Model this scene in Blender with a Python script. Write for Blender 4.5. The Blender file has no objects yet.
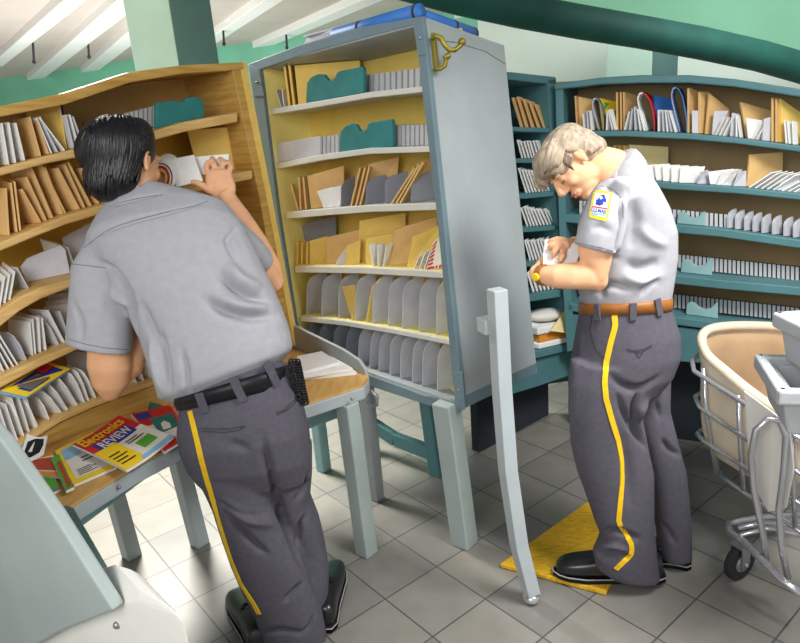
import bpy, bmesh, math, random
import numpy as np
from mathutils import Vector as V, Matrix
from mathutils.bvhtree import BVHTree
random.seed(7)
SC = bpy.context.scene
COL = SC.collection
# ------------------------------------------------------------------ camera
CH = 1.72; PITCH = math.radians(16.4); ROLL = math.radians(4.5); FPX = 650.0
R0 = V((1, 0, 0)); U0 = V((0, math.sin(PITCH), math.cos(PITCH))); CF = V((0, math.cos(PITCH), -math.sin(PITCH)))
CR = R0*math.cos(ROLL) - U0*math.sin(ROLL)
CU = R0*math.sin(ROLL) + U0*math.cos(ROLL)
CP = V((0, 0, CH))
cam = bpy.data.cameras.new('camera'); camo = bpy.data.objects.new('camera', cam); COL.objects.link(camo)
cam.sensor_width = 36; cam.lens = FPX/800*36; cam.clip_start = 0.05; cam.clip_end = 100
m = Matrix((CR, CU, -CF)).transposed().to_4x4(); m.translation = CP
camo.matrix_world = m
SC.camera = camo
SC.view_settings.view_transform = 'Standard'; SC.view_settings.look = 'None'
SC.view_settings.gamma = 1; SC.view_settings.use_curve_mapping = False

# surveying: a sight line from the camera cut with a plane of the room gives a point of the room
def ray(x, y): return CF + CR*((x-400)/FPX) - CU*((y-321.5)/FPX)
def atY(x, y, Y):
    d = ray(x, y); return CP + d*(Y/d.y)
def atZ(x, y, z=0.0):
    d = ray(x, y); return CP + d*((z-CH)/d.z)
def proj(P):
    v = P-CP; z = v.dot(CF); return 400+FPX*v.dot(CR)/z, 321.5-FPX*v.dot(CU)/z
class Plane:
    def __init__(s, a, b, away):           # vertical plane through two ground points; inward points to `away`
        s.p = V((a[0], a[1], 0)); d = (V((b[0], b[1], 0))-s.p).normalized()
        n = V((d.y, -d.x, 0))
        s.inn = n if n.dot(V((away[0], away[1], 0))-s.p) > 0 else -n
        s.d = d
    def at(s, x, y, off=0.0):
        r = ray(x, y); p = s.p + s.inn*off
        return CP + r*((p-CP).dot(s.inn)/r.dot(s.inn))

# ------------------------------------------------------------------ materials
def lin(c):
    c /= 255.0
    return c/12.92 if c <= 0.04045 else ((c+0.055)/1.055)**2.4
MATS = {}
def mat(name, rgb, rough=0.75, var=0.10, scale=14.0, bump=0.15, bscale=220.0, metal=0.0, stretch=None, spec=0.3, emit=0.0):
    m = bpy.data.materials.new(name); m.use_nodes = True
    nt = m.node_tree; b = nt.nodes['Principled BSDF']
    b.inputs['Roughness'].default_value = rough; b.inputs['Metallic'].default_value = metal
    b.inputs['Specular IOR Level'].default_value = spec
    c = [lin(v) for v in rgb]
    tc = nt.nodes.new('ShaderNodeTexCoord'); mp = nt.nodes.new('ShaderNodeMapping')
    nt.links.new(tc.outputs['Object'], mp.inputs['Vector'])
    if stretch: mp.inputs['Scale'].default_value = stretch
    n1 = nt.nodes.new('ShaderNodeTexNoise'); n1.inputs['Scale'].default_value = scale; n1.inputs['Detail'].default_value = 6
    nt.links.new(mp.outputs['Vector'], n1.inputs['Vector'])
    rp = nt.nodes.new('ShaderNodeValToRGB')
    rp.color_ramp.elements[0].position = 0.3; rp.color_ramp.elements[1].position = 0.7
    rp.color_ramp.elements[0].color = [max(0, v*(1-var)) for v in c]+[1]
    rp.color_ramp.elements[1].color = [min(1, v*(1+var)) for v in c]+[1]
    nt.links.new(n1.outputs['Fac'], rp.inputs['Fac']); nt.links.new(rp.outputs['Color'], b.inputs['Base Color'])
    if bump:
        n2 = nt.nodes.new('ShaderNodeTexNoise'); n2.inputs['Scale'].default_value = bscale; n2.inputs['Detail'].default_value = 3
        nt.links.new(mp.outputs['Vector'], n2.inputs['Vector'])
        bp = nt.nodes.new('ShaderNodeBump'); bp.inputs['Strength'].default_value = bump; bp.inputs['Distance'].default_value = 0.004
        nt.links.new(n2.outputs['Fac'], bp.inputs['Height']); nt.links.new(bp.outputs['Normal'], b.inputs['Normal'])
    MATS[name] = m
    return m
def wood(name, a, bcol, scale=6, stretch=(1, 1, 12)):
    m = mat(name, a, rough=0.55, bump=0.1, stretch=stretch, scale=scale)
    r = [n for n in m.node_tree.nodes if n.type == 'VALTORGB'][0]
    r.color_ramp.elements[0].color = [lin(v) for v in bcol]+[1]
    r.color_ramp.elements[1].color = [lin(v) for v in a]+[1]
    return m
M = MATS
wood('oak', (210, 172, 98), (178, 136, 62)); wood('oak_light', (232, 196, 132), (210, 168, 100))
wood('oak_back', (216, 180, 112), (190, 150, 86), scale=3, stretch=(1, 1, 2)); wood('mustard', (222, 188, 78), (204, 164, 56), scale=3, stretch=(1, 1, 2))
wood('desk_top', (214, 172, 104), (192, 148, 82), stretch=(8, 1, 1))
mat('grey_paint', (168, 177, 180), 0.5, 0.06, 5); mat('grey_trim', (112, 134, 144), 0.5, 0.08, 6)
mat('panel_green', (164, 176, 174), 0.6, 0.07, 4); mat('cream_yellow', (250, 236, 150), 0.7, 0.08, 4)
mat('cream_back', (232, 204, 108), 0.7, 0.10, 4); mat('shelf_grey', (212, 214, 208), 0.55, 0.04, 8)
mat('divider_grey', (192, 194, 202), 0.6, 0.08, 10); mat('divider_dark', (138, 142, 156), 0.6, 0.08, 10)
mat('comb_grey', (194, 196, 200), 0.6, 0.06, 10); mat('slot_dark', (58, 58, 64), 0.8)
mat('teal_card', (50, 126, 126), 0.6, 0.15, 10); mat('teal_pale', (140, 178, 180), 0.5, 0.1, 10)
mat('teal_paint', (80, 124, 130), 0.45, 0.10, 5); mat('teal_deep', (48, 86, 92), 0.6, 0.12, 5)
mat('plinth_shade', (40, 46, 54), 0.8, 0.1, 5); mat('shelf_brown', (172, 148, 108), 0.8, 0.14, 4)  # plinth colour near black to carry the shade below the shelves
mat('paper', (238, 238, 236), 0.8, 0.03, 20); mat('paper_grey', (204, 206, 214), 0.8, 0.04, 20)
mat('kraft', (222, 184, 124), 0.8, 0.07, 14); mat('kraft_gold', (234, 202, 110), 0.8, 0.07, 14); mat('kraft_pale', (232, 216, 158), 0.8, 0.06, 14)
mat('red_ink', (206, 40, 46), 0.5, 0.08); mat('yellow_ink', (246, 212, 40), 0.5, 0.06); mat('blue_ink', (44, 62, 158), 0.5, 0.1)
mat('sky_ink', (140, 190, 226), 0.5, 0.1); mat('green_ink', (86, 170, 62), 0.5, 0.1); mat('orange_ink', (228, 150, 50), 0.5, 0.1)
mat('brick_ink', (176, 74, 48), 0.5, 0.1); mat('black_ink', (28, 28, 32), 0.6, 0.1); mat('pink_ink', (226, 140, 140), 0.5, 0.1); mat('teal_ink', (40, 122, 116), 0.5, 0.2, 30)
mat('blue_roll', (62, 122, 200), 0.5, 0.12, 12); mat('blue_pale', (150, 176, 214), 0.5, 0.08)
mat('brass', (152, 138, 56), 0.4, 0.1, metal=0.55); mat('chrome', (198, 200, 206), 0.25, 0.04, metal=0.75, bump=0); mat('steel', (150, 152, 156), 0.35, 0.05, metal=0.6)
mat('skin', (232, 178, 138), 0.6, 0.07, 18, bump=0.1); mat('skin_dark', (206, 152, 112), 0.6, 0.07, 18, bump=0.1)
mat('seam', (112, 114, 124), 0.9); mat('shirt', (166, 167, 174), 0.9, 0.05, 40, bump=0.3, bscale=500); mat('trousers', (84, 82, 92), 0.9, 0.10, 60, bump=0.4, bscale=500)
mat('trouser_lining', (128, 130, 142), 0.9); mat('stripe', (232, 188, 30), 0.8, 0.08, 40)
mat('belt_black', (24, 24, 30), 0.4, 0.1); mat('belt_brown', (142, 88, 38), 0.45, 0.14, 30)
mat('shoe', (26, 26, 28), 0.28, 0.1, spec=0.6, bump=0.05); mat('sole', (14, 14, 15), 0.6); mat('welt', (150, 150, 150), 0.5)
mat('hair_black', (14, 14, 19), 0.44, 0.4, 30, bump=0.2, bscale=90, stretch=(3, 3, 0.5), spec=0.55)
mat('hair_grey', (168, 152, 132), 0.45, 0.35, 40, bump=0.4, bscale=120, stretch=(2, 2, 0.5), spec=0.4); mat('hair_brown', (112, 92, 74), 0.5, 0.35, 40, bump=0.4, stretch=(2, 2, .5))
mat('canvas', (216, 202, 180), 0.9, 0.08, 10, bump=0.4, bscale=400); mat('canvas_inner_shade', (166, 138, 106), 0.9, 0.1, 8); mat('card_white', (226, 224, 216), 0.8, 0.03)  # inner canvas darkened to put the shade inside the bag into its colour
mat('tray', (178, 182, 186), 0.55, 0.05, 10); mat('rubber', (44, 44, 48), 0.7)
mat('white_paint', (236, 236, 230), 0.6, 0.03, 5); mat('wall_green', (130, 200, 170), 0.8, 0.10, 2, bump=0.05); mat('wall_pale', (226, 240, 228), 0.8, 0.04, 1.2, bump=0.05)
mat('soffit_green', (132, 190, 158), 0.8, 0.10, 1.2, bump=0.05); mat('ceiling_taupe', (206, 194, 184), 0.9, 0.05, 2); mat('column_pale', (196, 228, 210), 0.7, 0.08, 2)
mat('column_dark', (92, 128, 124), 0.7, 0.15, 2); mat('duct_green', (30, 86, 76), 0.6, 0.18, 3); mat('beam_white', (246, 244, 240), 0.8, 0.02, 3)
mat('eye_white', (236, 232, 226), 0.3); mat('lips', (190, 112, 96), 0.5)

# floor tiles: square stone tiles laid on the diagonal, dark joints
fm = bpy.data.materials.new('floor_tiles'); fm.use_nodes = True; nt = fm.node_tree; b = nt.nodes['Principled BSDF']
tc = nt.nodes.new('ShaderNodeTexCoord'); mp = nt.nodes.new('ShaderNodeMapping'); nt.links.new(tc.outputs['Object'], mp.inputs['Vector'])
TS = 0.27; TA = math.radians(38.5)
nA = V((-math.sin(TA), math.cos(TA))); dA = V((math.cos(TA), math.sin(TA)))
offA = nA.dot(V((0.54, 1.83))); offB = dA.dot(V((0.69, 1.93)))
mp.vector_type = 'POINT'; mp.inputs['Rotation'].default_value = (0, 0, -TA); mp.inputs['Location'].default_value = (-offB+TS*20, -offA+TS*20, 0)
br = nt.nodes.new('ShaderNodeTexBrick'); br.offset = 0; br.squash = 1
br.inputs['Scale'].default_value = 1.0; br.inputs['Brick Width'].default_value = TS; br.inputs['Row Height'].default_value = TS
br.inputs['Mortar Size'].default_value = 0.0035; br.inputs['Mortar Smooth'].default_value = 0.3; br.inputs['Bias'].default_value = 0
br.inputs['Color1'].default_value = [lin(v) for v in (146, 143, 135)]+[1]; br.inputs['Color2'].default_value = [lin(v) for v in (128, 127, 123)]+[1]
br.inputs['Mortar'].default_value = [lin(v) for v in (82, 82, 84)]+[1]
nt.links.new(mp.outputs['Vector'], br.inputs['Vector'])
nz = nt.nodes.new('ShaderNodeTexNoise'); nz.inputs['Scale'].default_value = 9; nz.inputs['Detail'].default_value = 8
nt.links.new(tc.outputs['Object'], nz.inputs['Vector'])
mx = nt.nodes.new('ShaderNodeMixRGB'); mx.blend_type = 'MULTIPLY'; mx.inputs['Fac'].default_value = 0.35
nt.links.new(br.outputs['Color'], mx.inputs['Color1']); nt.links.new(nz.outputs['Fac'], mx.inputs['Color2'])
nt.links.new(mx.outputs['Color'], b.inputs['Base Color']); b.inputs['Roughness'].default_value = 0.38
bp = nt.nodes.new('ShaderNodeBump'); bp.inputs['Strength'].default_value = 0.3; bp.inputs['Distance'].default_value = 0.003; bp.invert = True
nt.links.new(br.outputs['Fac'], bp.inputs['Height']); nt.links.new(bp.outputs['Normal'], b.inputs['Normal'])
M['floor_tiles'] = fm
# yellow woven mat
ym = mat('mat_yellow', (226, 178, 44), 0.9, 0.22, 30, bump=0.9, bscale=160, stretch=(1, 4, 1))

# ------------------------------------------------------------------ mesh builder
class MB:
    def __init__(s): s.v = []; s.f = []; s.m = []; s.sm = []
    def add(s, vs, fs, mi=0, smooth=False):
        o = len(s.v); s.v += [V(p) for p in vs]
        for f in fs: s.f.append([i+o for i in f]); s.m.append(mi); s.sm.append(smooth)
    def prism(s, poly, ext, mi=0):          # polygon (3D points) swept along ext (vector)
        n = len(poly); ext = V(ext); poly = [V(p) for p in poly]
        vs = poly+[p+ext for p in poly]
        fs = [list(range(n-1, -1, -1)), list(range(n, 2*n))]+[[i, (i+1) % n, n+(i+1) % n, n+i] for i in range(n)]
        s.add(vs, fs, mi)
    def box(s, c, ax, ay, az, mi=0):        # centre and three half axes
        c = V(c); ax = V(ax); ay = V(ay); az = V(az)
        q = [c-ax-ay-az, c+ax-ay-az, c+ax+ay-az, c-ax+ay-az]
        s.prism(q, az*2, mi)
    def bar(s, a, b, w, h, up=V((0, 0, 1)), mi=0):   # rectangular bar between two points
        a = V(a); b = V(b); d = (b-a).normalized(); x = d.cross(up)
        if x.length < 1e-4: x = d.cross(V((0, 1, 0)))
        x.normalize(); y = x.cross(d).normalized()
        s.box((a+b)/2, x*w/2, (b-a)/2, y*h/2, mi)
    def tube(s, pts, r, n=10, mi=0, closed=False, caps=True):
        pts = [V(p) for p in pts]; k = len(pts)
        rs = r if isinstance(r, (list, tuple)) else [r]*k
        prev = None; vs = []
        for i in range(k):
            if closed: t = pts[(i+1) % k]-pts[i-1]
            else: t = pts[min(i+1, k-1)]-pts[max(i-1, 0)]
            t.normalize()
            if prev is None:
                a = t.cross(V((0, 0, 1)))
                if a.length < 1e-3: a = t.cross(V((1, 0, 0)))
            else:
                a = prev-t*prev.dot(t)
            a.normalize(); prev = a; bb = t.cross(a)
            for j in range(n):
                g = 2*math.pi*j/n; vs.append(pts[i]+(a*math.cos(g)+bb*math.sin(g))*rs[i])
        fs = []
        for i in range(k if closed else k-1):
            for j in range(n):
                p = i*n; q = ((i+1) % k)*n
                fs.append([p+j, p+(j+1) % n, q+(j+1) % n, q+j])
        if caps and not closed:
            fs.append(list(range(n-1, -1, -1))); fs.append([(k-1)*n+j for j in range(n)])
        s.add(vs, fs, mi, True)
    def strip_prism(s, top, down, inward, mi=0):   # board: polyline `top` (front upper edge), per-point lower edge, swept inward
        k = len(top); vs = list(top)+list(down)+[p+inward for p in top]+[p+inward for p in down]
        fs = []
        for i in range(k-1):
            fs += [[i, k+i, k+i+1, i+1], [i, i+1, 2*k+i+1, 2*k+i], [k+i, 3*k+i, 3*k+i+1, k+i+1], [2*k+i, 2*k+i+1, 3*k+i+1, 3*k+i]]
        fs += [[0, 2*k, 3*k, k], [k-1, 2*k-1, 4*k-1, 3*k-1]]
        s.add(vs, fs, mi)
    def ell(s, c, rx, ry, rz, seg=16, mi=0, axes=None):
        c = V(c); ax = axes or (V((1, 0, 0)), V((0, 1, 0)), V((0, 0, 1)))
        vs = []; h = seg//2
        for i in range(1, h):
            ph = math.pi*i/h
            for j in range(seg):
                th = 2*math.pi*j/seg
                vs.append(c+ax[0]*(rx*math.sin(ph)*math.cos(th))+ax[1]*(ry*math.sin(ph)*math.sin(th))+ax[2]*(rz*math.cos(ph)))
        T = len(vs); vs += [c+ax[2]*rz, c-ax[2]*rz]
        fs = []
        for i in range(h-2):
            for j in range(seg):
                fs.append([i*seg+j, (i+1)*seg+j, (i+1)*seg+(j+1) % seg, i*seg+(j+1) % seg])
        for j in range(seg):
            fs.append([T, j, (j+1) % seg]); fs.append([T+1, (h-2)*seg+(j+1) % seg, (h-2)*seg+j])
        s.add(vs, fs, mi, True)
    def cyl(s, a, b, r, n=20, mi=0): s.tube([a, b], r, n, mi)
    def loft(s, rings, n=24, sup=2.4, scale=1.0, mi=0):   # rings: (centre, half-width vec, half-depth vec)
        vs = []; k = len(rings)
        full = []
        c, a, bb = rings[0]; c2 = rings[1][0]
        for i, (c, a, bb) in enumerate(rings): full.append((c, a*scale, bb*scale))
        for c, a, bb in full:
            for j in range(n):
                g = 2*math.pi*j/n; cs = math.cos(g); sn = math.sin(g)
                u = math.copysign(abs(cs)**(2/sup), cs); w = math.copysign(abs(sn)**(2/sup), sn)
                vs.append(c+a*u+bb*w)
        fs = []
        for i in range(k-1):
            for j in range(n): fs.append([i*n+j, i*n+(j+1) % n, (i+1)*n+(j+1) % n, (i+1)*n+j])
        fs.append(list(range(n-1, -1, -1))); fs.append([(k-1)*n+j for j in range(n)])
        s.add(vs, fs, mi, True)
def to_mesh(mb, mats, origin, name):
    me = bpy.data.meshes.new(name)
    me.from_pydata([p-origin for p in mb.v], [], mb.f)
    for mm in mats: me.materials.append(mm)
    me.polygons.foreach_set('material_index', mb.m); me.polygons.foreach_set('use_smooth', mb.sm)
    bm = bmesh.new(); bm.from_mesh(me); bmesh.ops.recalc_face_normals(bm, faces=bm.faces); bm.to_mesh(me); bm.free()
    me.update(); return me
def origin_of(o):
    p = V((0, 0, 0))
    while o is not None: p += o.location; o = o.parent
    return p
def obj(name, mb, mats, parent=None, bevel=0.0, seg=2):
    if not isinstance(mats, (list, tuple)): mats = [mats]
    mats = [M[x] if isinstance(x, str) else x for x in mats]
    if parent is None:
        xs = [p.x for p in mb.v]; ys = [p.y for p in mb.v]; zs = [p.z for p in mb.v]
        org = V(((min(xs)+max(xs))/2, (min(ys)+max(ys))/2, min(zs)))
    else: org = origin_of(parent)
    o = bpy.data.objects.new(name, to_mesh(mb, mats, org, name)); COL.objects.link(o)
    if parent is None: o.location = org
    else: o.parent = parent
    if bevel:
        bv = o.modifiers.new('bevel', 'BEVEL'); bv.width = bevel; bv.segments = seg; bv.limit_method = 'ANGLE'; bv.angle_limit = math.radians(40)
    return o
def organic(name, mb, material, parent, voxel=0.006, smooth=6, fac=0.5, zmin=None, fn=None):
    tmp = bpy.data.objects.new('tmp', to_mesh(mb, [], V((0, 0, 0)), 'tmp')); COL.objects.link(tmp)
    rm = tmp.modifiers.new('r', 'REMESH'); rm.mode = 'VOXEL'; rm.voxel_size = voxel; rm.adaptivity = 0
    s = tmp.modifiers.new('s', 'SMOOTH'); s.factor = fac; s.iterations = smooth
    dg = bpy.context.evaluated_depsgraph_get(); dg.update()
    me = bpy.data.meshes.new_from_object(tmp.evaluated_get(dg)); bpy.data.objects.remove(tmp)
    org = origin_of(parent); nv = len(me.vertices)
    co = np.empty(nv*3); me.vertices.foreach_get('co', co); co = co.reshape(-1, 3)
    if fn:
        no = np.empty(nv*3); me.vertex_normals.foreach_get('vector', no); co = fn(co, no.reshape(-1, 3))
        ed = np.empty(len(me.edges)*2, dtype=np.int64); me.edges.foreach_get('vertices', ed); ed = ed.reshape(-1, 2)
        for _ in range(2):               # relax the cloth after creasing
            acc = np.zeros_like(co); cnt = np.zeros(nv)
            for a_, b_ in ((0, 1), (1, 0)): np.add.at(acc, ed[:, a_], co[ed[:, b_]]); np.add.at(cnt, ed[:, a_], 1)
            co = co*.5+acc/np.maximum(cnt, 1)[:, None]*.5
    if zmin is not None: co[:, 2] = np.maximum(co[:, 2], zmin)
    me.vertices.foreach_set('co', co.ravel()); me.update()
    tree = BVHTree.FromPolygons([v.co.copy() for v in me.vertices], [list(p.vertices) for p in me.polygons])
    me.vertices.foreach_set('co', (co-np.array(tuple(org))).ravel())
    me.materials.clear(); me.materials.append(M[material])
    me.polygons.foreach_set('use_smooth', [True]*len(me.polygons)); me.update()
    o = bpy.data.objects.new(name, me); COL.objects.link(o); o.parent = parent; me.name = name
    return o, tree
def tag(o, label, cat, group=None, kind=None):
    o['label'] = label; o['category'] = cat
    if group: o['group'] = group
    if kind: o['kind'] = kind
    return o
def thing(name, label, cat, loc, group=None):
    o = bpy.data.objects.new(name, None); COL.objects.link(o); o.location = V(loc); o.empty_display_size = 0.1
    return tag(o, label, cat, group)
def struct(name, mb, mats, bevel=0.0):
    o = obj(name, mb, mats, None, bevel); o['kind'] = 'structure'; return o
def text_mesh(s, size=1.0, bold=0.0):
    cu = bpy.data.curves.new('t', 'FONT'); cu.body = s; cu.size = size; cu.align_x = 'LEFT'; cu.offset = bold; cu.resolution_u = 2
    o = bpy.data.objects.new('t', cu); COL.objects.link(o)
    dg = bpy.context.evaluated_depsgraph_get(); dg.update()
    me = bpy.data.meshes.new_from_object(o.evaluated_get(dg)); bpy.data.objects.remove(o)
    vs = [v.co.copy() for v in me.vertices]; fs = [list(p.vertices) for p in me.polygons]
    bpy.data.meshes.remove(me)
    x0 = min(v.x for v in vs); x1 = max(v.x for v in vs); y0 = min(v.y for v in vs); y1 = max(v.y for v in vs)
    return [((v.x-x0)/(x1-x0), (v.y-y0)/(y1-y0)) for v in vs], fs
def bil(q, u, v):                            # q = bl, br, tr, tl
    return q[0]*(1-u)*(1-v)+q[1]*u*(1-v)+q[2]*u*v+q[3]*(1-u)*v
ORD = ['zeroth', 'first', 'second', 'third', 'fourth', 'fifth', 'sixth', 'seventh', 'eighth', 'ninth', 'tenth', 'eleventh', 'twelfth', 'thirteenth', 'fourteenth', 'fifteenth', 'sixteenth', 'seventeenth', 'eighteenth', 'nineteenth', 'twentieth', 'twenty-first', 'twenty-second', 'twenty-third', 'twenty-fourth', 'twenty-fifth', 'twenty-sixth', 'twenty-seventh', 'twenty-eighth', 'twenty-ninth', 'thirtieth']
# ------------------------------------------------------------------ room shell
mb = MB(); mb.box((0.5, 5, -0.05), (7, 0, 0), (0, 6.5, 0), (0, 0, 0.05)); struct('floor', mb, 'floor_tiles')
CZ = 2.9
wl = [atZ(-60, 88, CZ), atZ(0, 79, CZ), atZ(135, 59, CZ), atZ(300, 38, CZ)]
A = atZ(0, 79, CZ); B = atZ(135, 59, CZ); d = (B-A).normalized(); wa = A-d*4; wb = next(A+d*(k*.05) for k in range(600) if proj(A+d*(k*.05))[0] > 474)
nin = V((-d.y, d.x, 0)); nin = nin if nin.y > 0 else -nin
mb = MB(); mb.prism([V((wa.x, wa.y, 0)), V((wb.x, wb.y, 0)), V((wb.x, wb.y, CZ)), V((wa.x, wa.y, CZ))], nin*0.1); struct('wall_back', mb, 'wall_green')
# ceiling above the far part of the hall
c0 = V((-7, 4.4, CZ)); mb = MB()
mb.prism([V((-9, 4.6, CZ)), V((0.75, 4.6, CZ)), V((wb.x, wb.y+.4, CZ)), V((wa.x, wa.y+1, CZ))], (0, 0, 0.1)); struct('ceiling', mb, 'ceiling_taupe')
# exposed white beams under the ceiling
bn = 0
for (a, bb, w) in [((95, -25), (-5, 62), .15), ((152, -25), (30, 80), .20), ((205, -30), (82, 74), .20), ((400, -18), (222, 60), .20), ((300, -25), (190, 52), .16), ((560, -10), (330, 46), .2)]:
    bn += 1; P = atZ(*a, CZ-0.02); Q = atZ(*bb, CZ-0.02)
    mb = MB(); mb.bar(P, Q, w, 0.10); struct('trim_%d' % bn, mb, 'beam_white', 0.008)
mb = MB(); e0 = V((wa.x, wa.y, 0)); mb.prism([e0, e0+V((-.6, -9, 0)), e0+V((-.6, -9, CZ)), e0+V((0, 0, CZ))], (-.1, 0, 0)); struct('wall_left', mb, 'wall_green')
# square columns
def column(n, xl, xm, xr, ybot, Y, z1, wd=0.42):
    L = atY(xl, ybot, Y+.12); Mid = atY(xm, ybot, Y); Rr = atY(xr, ybot, Y+0.22)
    L.z = Mid.z = Rr.z = 0; Bk = L+Rr-Mid
    mb = MB()
    mb.prism([L, Mid, Rr, Bk], (0, 0, z1))
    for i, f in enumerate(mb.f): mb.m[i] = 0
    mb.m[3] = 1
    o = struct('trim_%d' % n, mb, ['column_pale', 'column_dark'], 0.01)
column(7, 133, 178, 219, 60, 5.2, CZ)
column(8, 606, 652, 678, 70, 6.2, 2.45)
# right-hand wall, white below and green above the duct
mb = MB(); P = V((wb.x, wb.y, 0)); Q = P+V((7.5, -2.6, 0))
mb.prism([P, Q, Q+V((0, 0, 3.6)), P+V((0, 0, 3.6))], (0.1, 0.25, 0)); struct('wall_right', mb, 'wall_pale')
WR = Plane((P.x, P.y), (Q.x, Q.y), (P.x, P.y+10))
pts = [(445, -60), (445, -4), (500, 10), (560, 20), (640, 34), (700, 44), (760, 57), (830, 77), (900, 100), (900, -60)]
mb = MB(); mb.prism([WR.at(x, y, -0.06) for x, y in pts], WR.inn*0.05); struct('trim_9', mb, 'soffit_green')
# dark green duct running across the hall
dp = [((120, -95), 3.3, 14), ((240, -66), 3.5, 14), ((330, -42), 3.7, 14), ((400, -18), 3.9, 14), ((460, -2), 4.1, 14), ((520, 11), 4.4, 14), ((580, 22), 4.7, 14), ((640, 32), 5.0, 13.5), ((700, 43), 5.3, 13.5), ((760, 56), 5.6, 13), ((830, 76), 6.0, 13), ((900, 100), 6.4, 13)]
mb = MB(); mb.tube([atY(*q, Y) for q, Y, r in dp], [r*Y/FPX*1.05 for q, Y, r in dp], 24)
tag(obj('ventilation_duct', mb, 'duct_green'), 'thick dark green round duct crossing overhead above the teal shelves', 'duct')
# thin rods hanging from the ceiling beside the beams
for i, (x, y0, y1, bend, lb) in enumerate([(33, 44, 62, -2, 'thin metal hook rod hanging at the far left of the ceiling'), (88, 42, 57, 3, 'thin bent rod hanging between beams left of the green column'), (223, 27, 44, 2, 'thin hook rod hanging just right of the pale green column'), (286, 32, 48, 0, 'thin straight rod hanging above the grey case corner')]):
    P = atZ(x+bend, y0-4, CZ); Y = P.y
    T = atY(x, y0, Y); E = atY(x+1, y1, Y)
    mb = MB(); mb.tube([V((T.x, Y, CZ)), T, atY(x+.5, (y0+y1)/2, Y), E], 0.012, 8)
    mb.ell(E, .02, .02, .02, 10)
    tag(obj('hanging_rod', mb, 'slot_dark'), lb, 'rod', 'rods hanging from the ceiling')

# ------------------------------------------------------------------ shelves and cards
ITEMS = []     # every countable piece of mail: (object, shelf phrase, kind phrase, x)
class Shelf:
    def __init__(s, pl, pts, phrase, off=0.0, depth=0.25):
        s.pl = pl; s.phrase = phrase; s.depth = depth; s.off = off
        s.edge = [pl.at(x, y, off) for x, y in pts]
    def surf(s, x, d):                    # point of the shelf's top seen at column x, d behind the front edge
        e = [p+s.pl.inn*d for p in s.edge]; px = [proj(p)[0] for p in e]
        if x <= px[0]: i = 0
        elif x >= px[-1]: i = len(e)-2
        else: i = next(j for j in range(len(e)-1) if px[j] <= x <= px[j+1])
        lo, hi = -3.0, 4.0
        for _ in range(40):
            mid = (lo+hi)/2; p = e[i]*(1-mid)+e[i+1]*mid
            if proj(p)[0] < x: lo = mid
            else: hi = mid
        return e[i]*(1-lo)+e[i+1]*lo
SQ = [(0, 0), (1, 0), (1, 1), (0, 1)]
RL = [(0, 0), (1, 0), (1, 1), (.5, 1), (.3, .985), (.14, .94), (.04, .86), (0, .74)]
RR = [(0, 0), (1, 0), (1, .74), (.96, .86), (.86, .94), (.7, .985), (.5, 1), (0, 1)]
PK = [(0, 0), (1, 0), (1, .92), (.97, 1), (.62, .98), (.56, .93), (.53, .76), (.48, .68), (.41, .7), (.37, .8), (.33, .95), (.22, 1), (.1, .93), (.02, .75)]
VN = [(0, 0), (1, 0), (1, 1), (.95, .98), (.78, .62), (.6, .5), (.42, .62), (.3, .92), (.15, .98), (.03, .8)]
def quad(sh, xl, xr, dl, dr, hl, hr=None, lean=0, lean2=None, back=0.0):
    hr = hl if hr is None else hr; lean2 = lean if lean2 is None else lean2
    BL = sh.surf(xl, dl); BR = sh.surf(xr, dr)
    bl = proj(BL); br = proj(BR)
    TL = sh.pl.at(bl[0]+lean, bl[1]-hl, sh.off+dl+back); TR = sh.pl.at(br[0]+lean2, br[1]-hr, sh.off+dr+back)
    u = V((0, 0, .0015)); return [BL+u, BR+u, TR, TL]
def plate(mb, q, t, shape=SQ, mi=0, bulge=0.0):
    n = (q[1]-q[0]).cross(q[3]-q[0]).normalized()
    mb.prism([bil(q, u, v)-n*t/2 for u, v in shape], n*t, mi)
    return n
GROUPS = {}
def card(sh, kind, m, xl, xr, dl, dr, hl, hr=None, lean=0, lean2=None, back=0.0, t=0.004, shape=SQ, name=None, cat=None, flap=False, label=None):
    q = quad(sh, xl, xr, dl, dr, hl, hr, lean, lean2, back)
    mb = MB(); n = plate(mb, q, t, shape)
    if flap:                              # pointed flap on the seen side
        s = -1 if n.dot(q[0]-CP) > 0 else 1
        mb.prism([bil(q, u, v)+n*s*t*0.5 for u, v in [(0.01, .99), (.99, .99), (.5, .5)]], n*s*0.0012, 0)
    nm = name or {'letter': 'letter', 'grey letter': 'letter', 'envelope': 'envelope'}.get(kind, 'envelope')
    o = obj(nm, mb, m, None, 0.0008, 1)
    ITEMS.append((o, sh.phrase, kind, (proj(q[0])[0]+proj(q[1])[0])/2, cat or nm, label))
    return o
def fan(sh, kind, ms, x0, x1, n, w, dl, dr, h, lean, jit=2.0, t=0.003, hj=3, h1=None, lean1=None, **k):
    for i in range(n):
        f = i/max(1, n-1); x = x0+(x1-x0)*f+random.uniform(-.3, .3)*jit
        hh = h+((h1 if h1 is not None else h)-h)*f; ll = lean+((lean1 if lean1 is not None else lean)-lean)*f
        mm = ms[i % len(ms)] if isinstance(ms, list) else ms
        kd = kind
        if kind == 'auto': kd = {'paper': 'white letter', 'paper_grey': 'grey letter', 'kraft': 'tan envelope', 'kraft_gold': 'golden envelope'}[mm]
        card(sh, kd, mm, x, x+w, dl, dr, hh+random.uniform(-hj, hj), None, ll+random.uniform(-1, 1)*jit*.5, None, 0, t, name='letter' if mm in ('paper', 'paper_grey') else 'envelope', **k)
def divider(sh, parent, m, x, w, dl, dr, h, hr=None, lean=0, shape=RL, t=0.004, name='divider'):
    mb = MB(); q = quad(sh, x, x+w, dl, dr, h, hr, lean); plate(mb, q, t, shape); return obj(name, mb, m, parent, 0.001, 1)
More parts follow.
